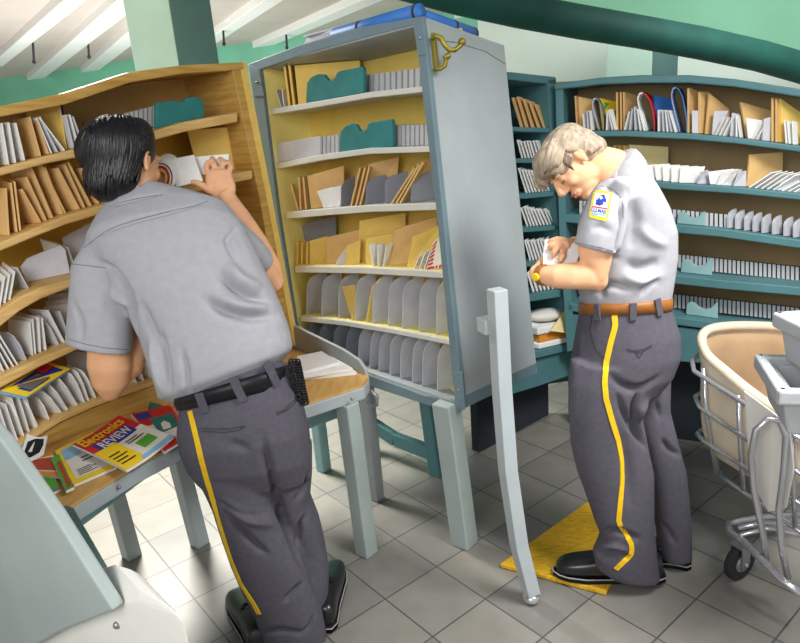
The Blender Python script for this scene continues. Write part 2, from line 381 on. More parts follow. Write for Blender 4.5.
def comb(sh, parent, xl, xr, d, h, n, t=0.012, hr=None):   # a low rack of narrow slots standing on the shelf
    q = quad(sh, xl, xr, d, d, h, hr); mb = MB(); nn = (q[1]-q[0]).cross(q[3]-q[0]).normalized()
    if nn.dot(q[0]-CP) > 0: nn = -nn      # towards the room
    mb.prism(q, -nn*0.01, 1)
    for i in range(n):
        u0 = i/n; u1 = (i+0.68)/n
        mb.prism([bil(q, u, v)+nn*0.0005 for u, v in [(u0, 0), (u1, 0), (u1, 1), (u0, 1)]], nn*t, 0)
    return obj('slot_rack', mb, ['comb_grey', 'slot_dark'], parent)
def board(name, pl, top, thick, off, depth, m, parent, bevel=0.004):
    tp = [pl.at(x, y, off) for x, y in top]
    th = thick if isinstance(thick, (list, tuple)) else [thick]*len(top)
    dn = [pl.at(x, y+k, off) for (x, y), k in zip(top, th)]
    mb = MB(); mb.strip_prism(tp, dn, pl.inn*depth); return obj(name, mb, m, parent, bevel)
def face(name, pl, poly, off, depth, m, parent, bevel=0.0, inn=None):
    mb = MB(); mb.prism([pl.at(x, y, off) for x, y in poly], (inn or pl.inn)*depth); return obj(name, mb, m, parent, bevel)
class Plane3(Plane):
    def __init__(s, a, b, c, away):
        n = (b-a).cross(c-a).normalized(); s.p = a.copy(); s.n = n
        i = V((n.x, n.y, 0)).normalized()
        s.inn = i if i.dot(away-a) > 0 else -i
    def at(s, x, y, off=0.0):
        r = ray(x, y); p = s.p+s.inn*off
        return CP+r*((p-CP).dot(s.n)/r.dot(s.n))
# ================================================================== wooden case on the left
PL = Plane((-.66, 2.75), (-1.26, 2.05), (-3, 5)); DL = 0.35
pts1 = [(-60, 182), (0, 168), (49, 155), (75, 149), (154, 131), (184, 122), (238, 112)]
pts2 = [(-60, 262), (0, 242.5), (33, 228.6), (65, 216), (108, 203), (165, 191), (189, 185), (228, 175), (253, 170)]
pts3 = [(-60, 352), (0, 311), (20, 297), (41, 287), (70, 279), (130, 262), (200, 245), (264, 232)]
pts4 = [(-60, 412), (0, 377.5), (40, 358), (79, 343), (150, 318), (272, 285)]
pts5 = [(-60, 500), (30, 437), (61, 417), (97, 401), (158, 379), (230, 352), (284, 335)]
wc = thing('sorting_case', 'tall oak pigeonhole sorting case on the desk in front of the black-haired man', 'sorting case', V((-.95, 2.5, .76)))
board('top_board', PL, [(-60, 122), (0, 106), (65, 93), (104, 80.5), (130, 72), (184, 65), (244, 62)], [13, 11, 11.5, 11, 10.5, 8.5, 7.5], -0.005, .07, 'oak', wc)
board('top_panel', PL, [(-60, 131), (0, 114), (65, 101), (104, 88), (130, 79.5), (184, 71), (243, 67)], 3, .06, DL-.04, 'oak', wc, .002)
SHL = []
for i, (pp, th) in enumerate([(pts1, [11, 8, 8, 9, 9.5, 10, 10]), (pts2, 9), (pts3, [22, 16, 14, 12, 9, 9, 9, 9]), (pts4, [14, 11, 9, 6, 7, 8])]):
    board('shelf', PL, pp, th, 0, DL, 'oak_light', wc, .006)
    SHL.append(Shelf(PL, pp, ['the top shelf of the oak case', 'the second shelf of the oak case', 'the middle shelf of the oak case', 'the fourth shelf of the oak case'][i], 0, DL))
board('base_board', PL, pts5, 5, 0, DL, 'oak_light', wc, .004)
SHL.append(Shelf(PL, pts5, 'the bottom shelf of the oak case', 0, DL))
tp = [PL.at(x, y+5, .012) for x, y in pts5]; mb = MB()
mb.strip_prism(tp, [V((p.x, p.y, .762)) for p in tp], PL.inn*.3); obj('plinth', mb, 'oak', wc)
face('end_panel', PL, [(232, 68), (244, 62), (270, 199), (297, 345), (285, 348), (260, 199)], 0, DL+.02, 'oak', wc, .003)
face('edge_strip', PL, [(240, 63.5), (246, 61.5), (272.5, 199), (299, 344), (294, 346), (267, 199)], -0.004, .012, 'kraft_gold', wc)
mb = MB(); q = [PL.at(x_, y_) for x_, y_ in [(-60, 131), (0, 114), (65, 101), (104, 88), (130, 80), (184, 71), (240, 67), (292, 335), (-60, 490)]]
mb.prism([p+PL.inn*DL for p in q], PL.inn*.02); obj('back_panel', mb, 'oak_back', wc)
mb = MB(); q = [SHL[0].edge[0], SHL[0].edge[-1], SHL[1].edge[-1], SHL[1].edge[0]]
mb.prism([p+PL.inn*(DL-.006) for p in q], PL.inn*.005); obj('back_lining', mb, 'mustard', wc)
mb = MB(); q = [SHL[1].edge[0]+V((0, 0, -.02)), SHL[1].edge[-1]+V((0, 0, -.02)), SHL[2].edge[-1], SHL[2].edge[0]]
mb.prism([p+PL.inn*(DL-.006) for p in q], PL.inn*.005); obj('back_lining', mb, 'mustard', wc)
S = SHL[0]
fan(S, 'white letter', 'paper', -14, 7, 3, 6, .16, .03, 42, -9, w_=0) if False else None
for x, h, l in [(-2, 42, -7), (9, 42, -7), (16, 41, -7), (25, 38, -9)]: card(S, 'white letter', 'paper', x-17, x, .15, .02, h+1, h, l, name='letter')
card(S, 'tan envelope', 'kraft', 24, 41, .15, .02, 38, 40, -11); card(S, 'tan envelope', 'kraft', 34, 49, .14, .02, 36, 37, -12)
for x, h, l in [(52, 36, -15), (58, 36, -18), (65, 33, -25)]: card(S, 'white letter', 'paper_grey' if x == 58 else 'paper', x-15, x, .13, .02, h, h, l, name='letter')
card(S, 'golden envelope', 'kraft_gold', 42, 67, .22, .06, 44, 44, -18, -7)
card(S, 'blue folder', 'blue_ink', 38, 68, .31, .29, 42, 46, -6, name='folder', cat='folder')
for x, h, l in [(74, 34, -8), (79, 33, -9), (84, 30, -11)]: card(S, 'white letter', 'paper_grey' if x != 79 else 'paper', x-11, x, .12, .03, h, h, l, name='letter')
comb(S, wc, 84, 156, .16, 21, 15)
q = quad(S, 155, 203, .06, .06, 26, 23); mb = MB(); plate(mb, q, .02, [(0, 0), (1, 0), (1, .55), (.93, .85), (.8, .98), (.62, 1), (.55, .88), (.45, .86), (.4, .98), (0, 1)])
tag(obj('card_pocket', mb, 'teal_card', None, .003), 'teal notched card pocket on the top shelf of the oak case', 'card pocket')
S = SHL[1]
for i, (x, h, l, w) in enumerate([(9, 48, -3, 14), (17, 50, -6, 9), (20.5, 50, -6, 8), (41, 34, -19, 20), (46.5, 44, -20, 20), (53, 52, -22, 22), (63, 48, -18, 20), (66, 50, -25, 22), (80, 42, -22, 24), (85, 44, -20, 18), (91.5, 44, -23, 20), (99, 36, -16, 18)]):
    card(S, 'tan envelope', 'kraft', x-w, x, .17, .04, h*.98, h, l, t=.006)
for (x0, x1, h0, h1, l) in [(199, 243, 46, 42, -12), (208, 249, 42, 38, -11)]: card(S, 'golden envelope', 'kraft_gold', x0, x1, .2, .12, h0, h1, l, -15, t=.008)
S = SHL[2]
for x, h in [(-6, 30), (0, 31), (5, 30), (10, 29)]: card(S, 'white letter', 'paper', x-14, x, .15, .03, h+6, h, 7, 5, name='letter')
divider(S, wc, 'divider_grey', 12, 17, .16, .04, 22, 22, -12, RL)
card(S, 'grey letter', 'paper_grey', 27, 70, .14, .1, 22, 30, -10, -6, t=.01, shape=[(0, 0), (1, 0), (1, .8), (.9, 1), (.2, .95), (0, .7)], name='letter')
for x, h in [(66, 34), (71, 32), (76, 29)]: card(S, 'white letter', 'paper', x-14, x, .2, .12, h, h-6, -12, -8, name='letter')
card(S, 'grey letter', 'paper_grey', 66, 96, .22, .18, 30, 40, -4, t=.006, name='letter')
S = SHL[3]
for x, h, l in [(4, 32, -14), (9, 34, -18), (14, 34, -20), (18, 36, -22)]: card(S, 'white letter', 'paper', x-9, x, .12, .03, h, h, l, name='letter')
divider(S, wc, 'divider_grey', 2, 25, .17, .03, 26, 30, -10, [(0, 0), (1, 0), (.95, .5), (.8, .85), (.6, 1), (0, 1)])
for x, h, l in [(33, 34, -3), (36, 36, -3), (41, 36, -2), (46.5, 33, -4)]: card(S, 'white letter', 'paper', x-22, x, .2, .05, h, h, l, name='letter')
card(S, 'grey letter', 'paper_grey', 40, 59, .17, .06, 27, 32, -15, t=.006, name='letter', shape=[(0, 0), (1, 0), (.98, .45), (.85, .85), (.65, 1), (0, 1)])
card(S, 'white letter', 'paper', 46, 65, .17, .06, 32, 33, -17, name='letter')
card(S, 'grey letter', 'paper_grey', 52, 70, .19, .08, 28, 28, -10, name='letter')
for i, y in enumerate([27, 31, 36, 41, 46]): card(S, 'white letter', 'paper', 50+i*2, 78, .24+.01*i, .13+.01*i, y, y+4, -6, -2, name='letter')
S = SHL[4]
fan(S, 'white letter', 'paper', -20, 16, 7, 20, .18, .03, 38, -12, .8, hj=1.5)
for x, h, l, w in [(24, 34, -12, 18), (38, 30, -13, 22), (49.5, 22, -9, 18), (62, 24, -18, 28), (68, 28, -17, 26), (78, 30, -18, 24), (85, 30, -12, 20), (89, 30, -10, 18), (96, 27, -11, 18)]: card(S, 'white letter', 'paper', x-w, x, .16, .03, h, h, l, t=.005, name='letter', shape=[(0, 0), (1, 0), (1, .6), (.88, .93), (.7, 1), (0, 1)])
for i, y in enumerate([34, 39, 44, 49, 53]): card(S, 'grey letter', 'paper_grey', 70+i, 108, .26, .14+.012*i, y, y-1, -4, t=.005, name='letter')
for x, h, l in [(137, 24, -10), (144, 27, -10), (151, 30, -8)]: card(S, 'white letter', 'paper', x-12, x, .12, .03, h, h, l, name='letter')
# ================================================================== grey case in the middle
FRt = atY(423, 16, 2.36); FRb = atY(463, 409, 2.36); FLt = atY(248, 64, 3.16)
PM = Plane3(FRt, FRb, FLt, V((1, 4, 0))); FLb = PM.at(300, 352)
BRt = atY(504, 45, 2.80); PS = Plane3(FRt, FRb, BRt, V((-1, 3, 0))); BRb = PS.at(537, 373)
BLt = FLt+BRt-FRt; BLb = FLb+BRb-FRb
gc = thing('sorting_case', 'tall blue-grey open-front sorting case with pale yellow inside, standing in the centre', 'sorting case', V(((FRb.x+FLb.x)/2, (FRb.y+FLb.y)/2, 0)))
z = V((0, 0, 1)); PM.inn = V((BRt.x-FRt.x, BRt.y-FRt.y, 0)).normalized(); IM = PM.inn; IS = PS.inn
mb = MB(); mb.prism([FRt, BRt, BRb, FRb], IS*.025); side = obj('side_panel', mb, 'grey_paint', gc, .006)
mb = MB(); mb.prism([PS.at(426, 19, -.004), PS.at(502, 47, -.004), PS.at(506, 64, -.004), PS.at(485, 51, -.004), PS.at(455, 42, -.004), PS.at(429, 39, -.004)], IS*.005); obj('top_band', mb, 'panel_green', side, .001)
for pg in [[(423, 17), (427, 18), (467.5, 406), (463, 409)], [(463, 409), (461, 398), (536, 363), (537, 373)]]:
    mb = MB(); mb.prism([PS.at(x, y, -.003) for x, y in pg], IS*.01); obj('edge_trim', mb, 'grey_trim', side, .002)
mb = MB(); mb.prism([FLt, BLt, BLb, FLb], (FRt-FLt).normalized()*.004); obj('end_panel', mb, 'grey_paint', gc)
mb = MB(); mb.prism([FRt, BRt, BLt, FLt], -z*.025); obj('top_panel', mb, 'grey_paint', gc, .004)
mb = MB(); mb.prism([FRb, BRb, BLb, FLb], z*.02); obj('bottom_panel', mb, 'grey_paint', gc)
mb = MB(); mb.prism([BRt, BRb, BLb, BLt], -IM*.015); obj('rear_panel', mb, 'grey_paint', gc)
DM = .27
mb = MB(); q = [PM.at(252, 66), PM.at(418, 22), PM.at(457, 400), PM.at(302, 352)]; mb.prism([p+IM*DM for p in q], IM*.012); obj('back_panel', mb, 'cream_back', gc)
q = [PM.at(260.5, 68), PM.at(277.6, 209), PM.at(295, 321), PM.at(303, 352)]
mb = MB(); mb.strip_prism(q, [p-(FRt-FLt).normalized()*.012 for p in q], IM*DM); obj('side_lining', mb, 'cream_yellow', gc)
q = [FRt+IS*.0255-z*.03+IM*.02, FRb+IS*.0255+z*.025+IM*.02]
mb = MB(); mb.prism([q[0], q[0]+IM*DM, q[1]+IM*DM, q[1]], IS*.003); obj('side_lining', mb, 'cream_yellow', gc)
fr = [([(248, 64), (260, 69), (277.6, 209), (295, 321), (303, 352), (292, 352), (287, 318), (269, 209)], 'stile'), ([(248, 64), (296, 46), (361, 27), (423, 16), (414, 25), (371, 36), (305, 54), (260, 69.5)], 'top_rail'),
      ([(414, 24.5), (423, 16), (441, 209), (463, 409), (455, 404), (436, 209)], 'stile'), ([(300, 352), (366, 374), (427, 396.5), (458, 402), (463, 411), (427, 405), (366, 385), (300, 364)], 'bottom_rail')]
for pg, nm in fr:
    face(nm, PM, pg, -.004, .02, 'grey_trim', gc, .003)
for pg in [[(413, 24), (422, 17), (426, 54), (418, 56)], [(454, 372), (462, 372), (465, 410), (455, 406)], [(427, 396), (456, 402), (459, 411), (427, 405)], [(250, 66), (259, 70), (264, 96), (254, 97)]]:
    o = face('corner_bracket', PM, pg, -.008, .005, 'grey_trim', gc, .001)
    cx = sum(p[0] for p in pg)/4; cy = sum(p[1] for p in pg)/4
    mb = MB(); mb.ell(PM.at(cx, cy, -.009), .006, .006, .006, 10); obj('rivet', mb, 'steel', o)
tops = [([(269, 109), (321, 100.5), (369, 92), (424, 86)], 6, 'the top shelf of the grey case'), ([(277, 163), (321, 154.5), (369, 148), (432, 146)], 6, 'the second shelf of the grey case'),
        ([(286, 212), (326, 208.5), (371, 205), (439, 203)], 7, 'the third shelf of the grey case'), ([(295, 266), (360, 267), (405, 269.5), (446, 272)], 6.5, 'the fourth shelf of the grey case'),
        ([(300, 316), (342, 320.5), (392, 328.5), (453, 340.5)], 5, 'the fifth shelf of the grey case'), ([(302, 350), (366, 371.5), (427, 393), (458, 401)], 3, 'the bottom shelf of the grey case')]
SHM = []
for pp, th, ph in tops:
    o = board('shelf', PM, pp, th, .025, DM-.025, 'shelf_grey', gc, .003)
    s = Shelf(PM, pp, ph, .025, DM-.03); s.obj = o; SHM.append(s)
    if len(SHM) > 3:
        e = [p+z*.0012+IM*.012 for p in s.edge]; mb = MB(); mb.strip_prism(e, [p-z*.001 for p in e], IM*.225); obj('shelf_lining', mb, 'cream_yellow', o)
S = SHM[0]
card(S, 'grey letter', 'paper_grey', 281, 286, .03, .08, 18, None, -5, name='letter'); card(S, 'white letter', 'paper', 284, 289, .03, .08, 18, None, -2, name='letter')
for x, h, w in [(289.5, 40, 5), (294, 41, 6)]: card(S, 'golden envelope', 'kraft_gold', x, x+w, .03, .12, h, None, -5, t=.01)
card(S, 'golden envelope', 'kraft_gold', 299, 362, .06, .2, 40, 38, -4, -2, t=.012, flap=True)
def pocket(S, x0, x1, d, h0, h1, m, lb, sh=PK):
    mb = MB(); plate(mb, quad(S, x0, x1, d, d, h0, h1), .018, sh); return tag(obj('card_pocket', mb, m, None, .003), lb, 'card pocket')
pocket(S, 307.5, 365, .02, 27, 27, 'teal_card', 'teal notched card pocket on the top shelf of the grey case')
comb(S, S.obj, 366, 424, .1, 20, 10)
S = SHM[1]
divider(S, S.obj, 'divider_grey', 278, 43, .02, .02, 20, 19, 0, SQ, .012, 'divider_block'); comb(S, S.obj, 321, 342, .04, 18, 5); comb(S, S.obj, 391, 432, .08, 21, 9)
pocket(S, 341, 394, .02, 27, 28, 'teal_card', 'teal notched card pocket on the second shelf of the grey case')
S = SHM[2]
card(S, 'tan envelope', 'kraft', 287, 299, .1, .17, 30, 34, -2); card(S, 'tan envelope', 'kraft', 298, 301, .03, .06, 26, 26, -7, t=.008)
card(S, 'tan envelope', 'kraft', 300.5, 305, .03, .07, 33, None, -1.5, t=.009); card(S, 'tan envelope', 'kraft', 306, 310, .03, .07, 33, None, -3, t=.009); card(S, 'tan envelope', 'kraft', 311.5, 345, .05, .14, 33, 39, -4, -1, t=.01)
for x, l in [(324, -7), (328, -8), (332, -8), (336, -7)]: card(S, 'white letter' , 'paper', x, x+10, .02, .06, 17, 20, l, -1, name='letter')
card(S, 'white letter', 'paper', 339, 346, .02, .07, 17, 22, -13, 1, name='letter')
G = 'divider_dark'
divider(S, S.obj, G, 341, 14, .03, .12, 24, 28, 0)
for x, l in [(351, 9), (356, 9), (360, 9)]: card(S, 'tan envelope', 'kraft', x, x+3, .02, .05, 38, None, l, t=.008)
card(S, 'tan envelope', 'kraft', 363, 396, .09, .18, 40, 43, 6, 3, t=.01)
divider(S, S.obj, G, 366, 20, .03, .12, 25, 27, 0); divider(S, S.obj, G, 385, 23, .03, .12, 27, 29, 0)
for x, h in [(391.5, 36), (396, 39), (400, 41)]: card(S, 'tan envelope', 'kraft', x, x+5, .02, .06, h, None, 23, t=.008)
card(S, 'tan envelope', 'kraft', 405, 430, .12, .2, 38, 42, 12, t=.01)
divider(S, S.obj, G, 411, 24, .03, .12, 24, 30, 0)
S = SHM[3]
divider(S, S.obj, 'divider_dark', 296, 41, .1, .2, 37, 42, -1, RL)
for x in (297, 301.5, 306.5): card(S, 'golden envelope', 'kraft_gold', x, x+4, .02, .05, 23, None, 0.5, t=.009)
card(S, 'golden envelope', 'kraft_gold', 310, 327, .03, .08, 24, 27, 0, t=.01); card(S, 'tan envelope', 'kraft', 327, 362, .05, .13, 27, 32, 0, t=.01)
card(S, 'grey letter', 'paper_grey', 336, 346, .02, .05, 4, 17, 0, name='letter')
card(S, 'golden envelope', 'kraft_gold', 346, 360, .03, .06, 20, 25, 1, t=.012); card(S, 'golden envelope', 'kraft_gold', 358, 405, .1, .21, 42, 46, 2, 1, t=.014)
card(S, 'golden envelope', 'kraft_gold', 366, 393, .05, .12, 27, 29, 0, t=.008)
for x, l in [(373, -4), (378, -1), (383, 3)]: card(S, 'white letter', 'paper', x, x+5, .02, .06, 22, 22, l, l+2, name='letter')
card(S, 'tan envelope', 'kraft', 389, 436, .07, .2, 35, 44, 5, 1, t=.012); card(S, 'golden envelope', 'kraft_gold', 407, 440, .04, .14, 31, 39, 6, 1, t=.012)
for x, h, l in [(414, 12, 5), (419, 16, 6), (424, 18, 6)]: card(S, 'white letter', 'paper', x, x+5, .02, .05, h, h+3, l, name='letter')
# airmail envelope with red and white border
q = quad(S, 427, 441, .02, .06, 26, 38, 6, 4); mb = MB(); n = plate(mb, q, .004, SQ)
if n.dot(q[0]-CP) > 0: n = -n
for k in range(7):
    mb.prism([bil(q, u, v)+n*.0022 for u, v in [(0.0, k/7), (.34, k/7+.03), (.34, k/7+.1), (0, k/7+.07)]], n*.001, 1)
for k in range(4):
    mb.prism([bil(q, u, v)+n*.0022 for u, v in [(.1+k*.24, 0), (.22+k*.24, 0), (.26+k*.24, .09), (.14+k*.24, .09)]], n*.001, 1)
tag(obj('airmail_envelope', mb, ['paper', 'red_ink']), 'white airmail envelope with red striped edge on the fourth shelf of the grey case', 'envelope')
S = SHM[4]
for x, h, hr in [(306, 38, 40), (321, 39, 42), (338, 40, 43), (355, 42, 45), (372, 43, 46), (388, 44, 48), (402, 45, 50), (419, 48, 54), (436, 51, 58)]:
    divider(S, S.obj, 'divider_grey', x, 20, .02, .115, h, hr, 1, RL)
card(S, 'golden envelope', 'kraft_gold', 352, 357, .02, .04, 34, 35, -10, -2, t=.006); card(S, 'golden envelope', 'kraft_gold', 366, 372, .02, .05, 36, 42, 6, 8, t=.006)
S = SHM[5]
for x, h in [(307, 26), (319, 28), (333, 31), (346, 33), (358, 35), (369.5, 37), (378.5, 38), (389.5, 39), (400, 40), (412, 42), (422, 43), (437, 45)]:
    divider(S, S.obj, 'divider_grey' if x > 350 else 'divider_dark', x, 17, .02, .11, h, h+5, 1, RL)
# legs and stretcher of the grey case
def leg(par, foot, top, w, m, name='leg', ang=45, w2=None):
    mb = MB(); a = math.radians(ang); ex = V((math.cos(a), math.sin(a), 0)); ey = V((-math.sin(a), math.cos(a), 0)); w2 = w2 or w
    vs = []
    for p, k in ((foot, w/2), (top, w2/2)): vs += [p-ex*k-ey*k, p+ex*k-ey*k, p+ex*k+ey*k, p-ex*k+ey*k]
    mb.add(vs, [[3, 2, 1, 0], [4, 5, 6, 7], [0, 1, 5, 4], [1, 2, 6, 5], [2, 3, 7, 6], [3, 0, 4, 7]]); return obj(name, mb, m, par, .006)
def dn(p): return V((p.x, p.y, 0))
f1 = atZ(466, 549)+V((0, .04, 0)); t1 = atY(446, 402, f1.y); t1.z = max(t1.z, FRb.z-.01); leg(gc, f1, t1, .085, 'panel_green', ang=50)
f2 = atZ(438, 474); t2 = atY(424, 385, f2.y); t2.z = .68; leg(gc, f2, t2, .07, 'teal_paint', ang=48)
f3 = atZ(367, 451); t3 = atY(358, 392, f3.y); t3.z = .68; leg(gc, f3, t3, .065, 'teal_deep', ang=48)
fd = (FLb-FRb); fd.z = 0; fd.normalize(); f4 = f1+fd*.56; t4 = V((f4.x, f4.y, .66)); leg(gc, f4, t4, .055, 'grey_paint', ang=48)
mb = MB(); a = atY(363, 418, f3.y); bb = atY(430, 452, f2.y); mid = (a+bb)/2+V((0, 0, -.03)); mb.bar(a, mid, .04, .075); mb.bar(mid, bb, .04, .075); obj('stretcher', mb, 'teal_paint', gc, .005)
# brass double hook screwed to the side panel
mb = MB(); e = -.012
P = lambda x, y, o=e: PS.at(x, y, o)
mb.prism([P(430.5, 33, -.003), P(433, 33.5, -.003), P(437, 70, -.003), P(434, 72, -.003)], -IS*.012)
mb.tube([P(433, 38), P(436, 36, -.03), P(441, 38, -.04), P(444, 44, -.05), P(449, 50, -.06), P(455, 50, -.07), P(460, 46, -.08), P(462, 42, -.085)], .0085, 10)
mb.tube([P(435, 68), P(440, 69, -.03), P(445, 66, -.04), P(446, 60, -.045), P(444.5, 57, -.045), P(448, 56, -.05)], .0075, 10)
mb.ell(P(462, 42, -.085), .014, .014, .014, 12); mb.ell(P(448, 56, -.05), .011, .011, .011, 12)
o = obj('coat_hook', mb, 'brass', side, .001); o['label'] = 'brass double coat hook'
# blue rolls and paper lying on the top of the grey case
def roll(pts, r, lb, bands):
    mb = MB(); mb.tube(pts, r, 18)
    for k in bands:
        i = int(k); f = k-i; c = pts[i].lerp(pts[min(i+1, len(pts)-1)], f); d = (pts[min(i+1, len(pts)-1)]-pts[i]).normalized()
        mb.tube([c-d*.006, c+d*.006], r*1.03, 18, 1)
    return tag(obj('mailing_roll', mb, ['blue_roll', 'slot_dark']), lb, 'roll')
def topz(P): return P
r = .027
ptA = [FLt.lerp(FRt, .53)+IM*.05+z*r, FLt.lerp(FRt, .72)+IM*.05+z*r, FLt.lerp(FRt, .955)+IM*.05+z*r]
roll(ptA, r, 'bright blue banded roll lying along the front edge on top of the grey case', [.75, 1.95])
ptB = [FRt.lerp(BRt, .08)-FRt+FRt+IS*.075+z*r, FRt.lerp(BRt, .5)+IS*.07+z*r, FRt.lerp(BRt, .78)+IS*.07+z*r]
roll(ptB, r, 'paler blue banded roll lying along the right-hand edge on top of the grey case', [1.05, 1.97]).data.materials[0] = M['blue_roll']
st = FLt.lerp(FRt, .42)+IM*.26
mb = MB()
for k in range(9):
    g = .08*math.sin(k*2.1); ax = V((math.cos(.9+g), -math.sin(.9+g), 0))*.17; ay = V((math.sin(.9+g), math.cos(.9+g), 0))*.12
    mb.box(st+z*(.004+k*.009), ax, ay, z*.0038)
tag(obj('newspaper_stack', mb, 'divider_grey'), 'loose stack of grey papers on top of the grey case behind the blue roll', 'papers', kind='stuff')
# leaning support post right of the case
A = atZ(531.5, 602); A.z = .042; T = atY(497, 289, A.y+.02); Bm = atY(507, 430, A.y-.005)
sp = thing('support_post', 'slim grey square post with round chrome foot standing beside the grey case', 'post', V((A.x, A.y, 0)))
mb = MB(); w = .026; secs = [T, atY(502, 390, A.y+.01), atY(508, 470, A.y), atY(519, 545, A.y), A]
vs = []; ex = V((.93, .37, 0))*w; ey = V((-.37, .93, 0))*w
for p in secs: vs += [p-ex-ey, p+ex-ey, p+ex+ey, p-ex+ey]
fs = [[3, 2, 1, 0], [16, 17, 18, 19]]
for i in range(4):
    for j in range(4): fs.append([i*4+j, i*4+(j+1) % 4, i*4+4+(j+1) % 4, i*4+4+j])
mb.add(vs, fs); obj('post', mb, 'grey_paint', sp, .004)
mb = MB(); mb.cyl(A-z*.012, A+z*.004, .016); mb.ell(V((A.x, A.y, .022)), .032, .032, .022, 18); obj('foot_glide', mb, 'chrome', sp)
mb = MB(); hb = atY(487, 325, A.y+.05); mb.box(hb, V((.022, .008, 0)), V((-.01, .03, 0)), z*.025); obj('bracket', mb, 'grey_paint', sp, .003)
# ================================================================== desk below the oak case
TZ = .76
fpx = [(36, 529), (60, 512), (100, 487), (140, 463), (185, 440), (240, 421), (300, 405), (362, 385)]
fe = [atZ(x, y, TZ) for x, y in fpx]
back = [V((-.145, 2.50, TZ)), V((-.50, 2.93, TZ)), V((-.74, 3.10, TZ)), V((-1.85, 1.85, TZ))]
desk = thing('sorting_desk', 'grey-edged desk with wooden top under the oak case, scattered with magazines', 'desk', V((-.8, 2.2, 0)))
mb = MB(); mb.prism([p-V((0, 0, .010)) for p in fe+back], (0, 0, .010)); obj('desktop', mb, 'desk_top', desk)
ctr = V((-.8, 2.4, TZ))
k = [p for p in fe]; lip = MB(); out = [p+(p-ctr).normalized()*.008 for p in fe]
mb = MB(); mb.prism([p-V((0, 0, .062)) for p in out+back], (0, 0, .0515)); edge = obj('edge_band', mb, 'grey_paint', desk, .006)
for x, y in [(70, 514), (119, 487), (352, 399)]:
    mb = MB(); p = atZ(x, y, TZ-.03); mb.ell(p, .007, .007, .007, 10); obj('screw', mb, 'steel', edge)
PG = Plane((-.145, 2.50), (-.50, 2.93), (2, 5))
gt = [(285, 322), (317, 337), (342, 349.5), (358, 360), (365, 370)]
tops_ = [PG.at(x, y) for x, y in gt]+[PG.at(366.5, 380)]
mb = MB(); mb.strip_prism(tops_, [V((p.x, p.y, TZ-.055)) for p in tops_], PG.inn*.016); obj('guard_panel', mb, 'grey_paint', desk, .004)
def dleg(foot, tpx, w, m, ang=50, dy=0):
    f = atZ(*foot); t = atY(tpx[0], tpx[1], f.y+dy); t.z = TZ-.06; leg(desk, f, t, w, m, ang=ang)
dleg((367, 553), (346, 392), .07, 'panel_green', 48); dleg((324, 470), (318, 420), .06, 'teal_pale', 48)
dleg((132, 556), (113, 505), .065, 'grey_paint', 52); dleg((200, 544), (176, 470), .065, 'grey_paint', 52)
for pg in [[(304, 405), (336, 396), (336, 425), (306, 430)]]:
    a = atZ(300, 412, .70); bb = atZ(345, 398, .70); mb = MB(); mb.prism([a+V((.01, .05, 0)), bb+V((-.02, .05, 0)), bb+V((-.02, .05, -.10)), a+V((.01, .05, -.10))], V((-.008, .014, 0))); obj('apron', mb, 'teal_pale', desk)
a = atZ(64, 520, .70)+V((-.03, .1, 0)); bb = atZ(190, 449, .70)+V((-.05, .08, 0)); mb = MB(); mb.prism([a, bb, bb-V((0, 0, .04)), a-V((0, 0, .10))], V((-.012, .012, 0))); obj('apron', mb, 'teal_pale', desk)
h = atZ(372, 392, .69)
mb = MB(); mb.tube([h+V((-.03, .02, .0)), h+V((.0, .0, .005)), h+V((.02, -.01, -.02)), h+V((.015, -.01, -.055)), h+V((-.01, 0, -.065)), h+V((-.025, .01, -.045))], .008, 10); o = obj('bag_hook', mb, 'steel', desk); o['label'] = 'small grey metal hook under the desk end'
# magazines on the desk: outline traced on the desk plane, pages below, printed patches on the cover
def magazine(name, px, lift, t, mats, patches, texts, label, cat='magazine', tilt=None, curl=0.0):
    q = [atZ(x, y, TZ+lift+t) for x, y in px]
    if tilt: q = [p+V((0, 0, d)) for p, d in zip(q, tilt)]
    mb = MB(); N = 8; up = V((0, 0, 1))
    g = [[bil(q, i/N, j/N)+up*curl*(4*(i/N-.5)**2) for i in range(N+1)] for j in range(N+1)]
    vs = [p for r_ in g for p in r_]+[p-up*t for r_ in g for p in r_]; W = N+1; T = W*W; fs = []; 
    for j in range(N):
        for i in range(N):
            a = j*W+i; fs += [[a, a+1, a+W+1, a+W], [T+a+W, T+a+W+1, T+a+1, T+a]]
    for i in range(N):
        fs += [[i+1, i, T+i, T+i+1], [N*W+i, N*W+i+1, T+N*W+i+1, T+N*W+i], [i*W, (i+1)*W, T+(i+1)*W, T+i*W], [(i+1)*W+N, i*W+N, T+i*W+N, T+(i+1)*W+N]]
    mb.add(vs, fs, 0)
    def S(u, v): return bil(q, u, v)+up*curl*(4*(u-.5)**2)
    for k, (m_, poly) in enumerate(patches):
        n = 6 if len(poly) == 4 else 1
        h = .0008+.0004*k
        if len(poly) == 4:
            b4 = [V((u, v, 0)) for u, v in poly]
            vs = []; fs = []
            for j in range(n+1):
                for i in range(n+1):
                    c = bil(b4, i/n, j/n); vs.append(S(c.x, c.y)+up*h)
            for j in range(n):
                for i in range(n): a = j*(n+1)+i; fs.append([a, a+1, a+n+2, a+n+1])
            mb.add(vs, fs, mats.index(m_))
        else:
            mb.add([S(u, v)+up*h for u, v in poly], [list(range(len(poly)))], mats.index(m_))
    for s, (u0, v0, u1, v1), m_ in texts:
        tv, tf = text_mesh(s, bold=.02)
        mb.add([S(u0+(u1-u0)*x, v0+(v1-v0)*y)+up*.0045 for x, y in tv], tf, mats.index(m_))
    return tag(obj(name, mb, mats), label, cat)
R = lambda a, b_, c, d: [(a, b_), (c, b_), (c, d), (a, d)]
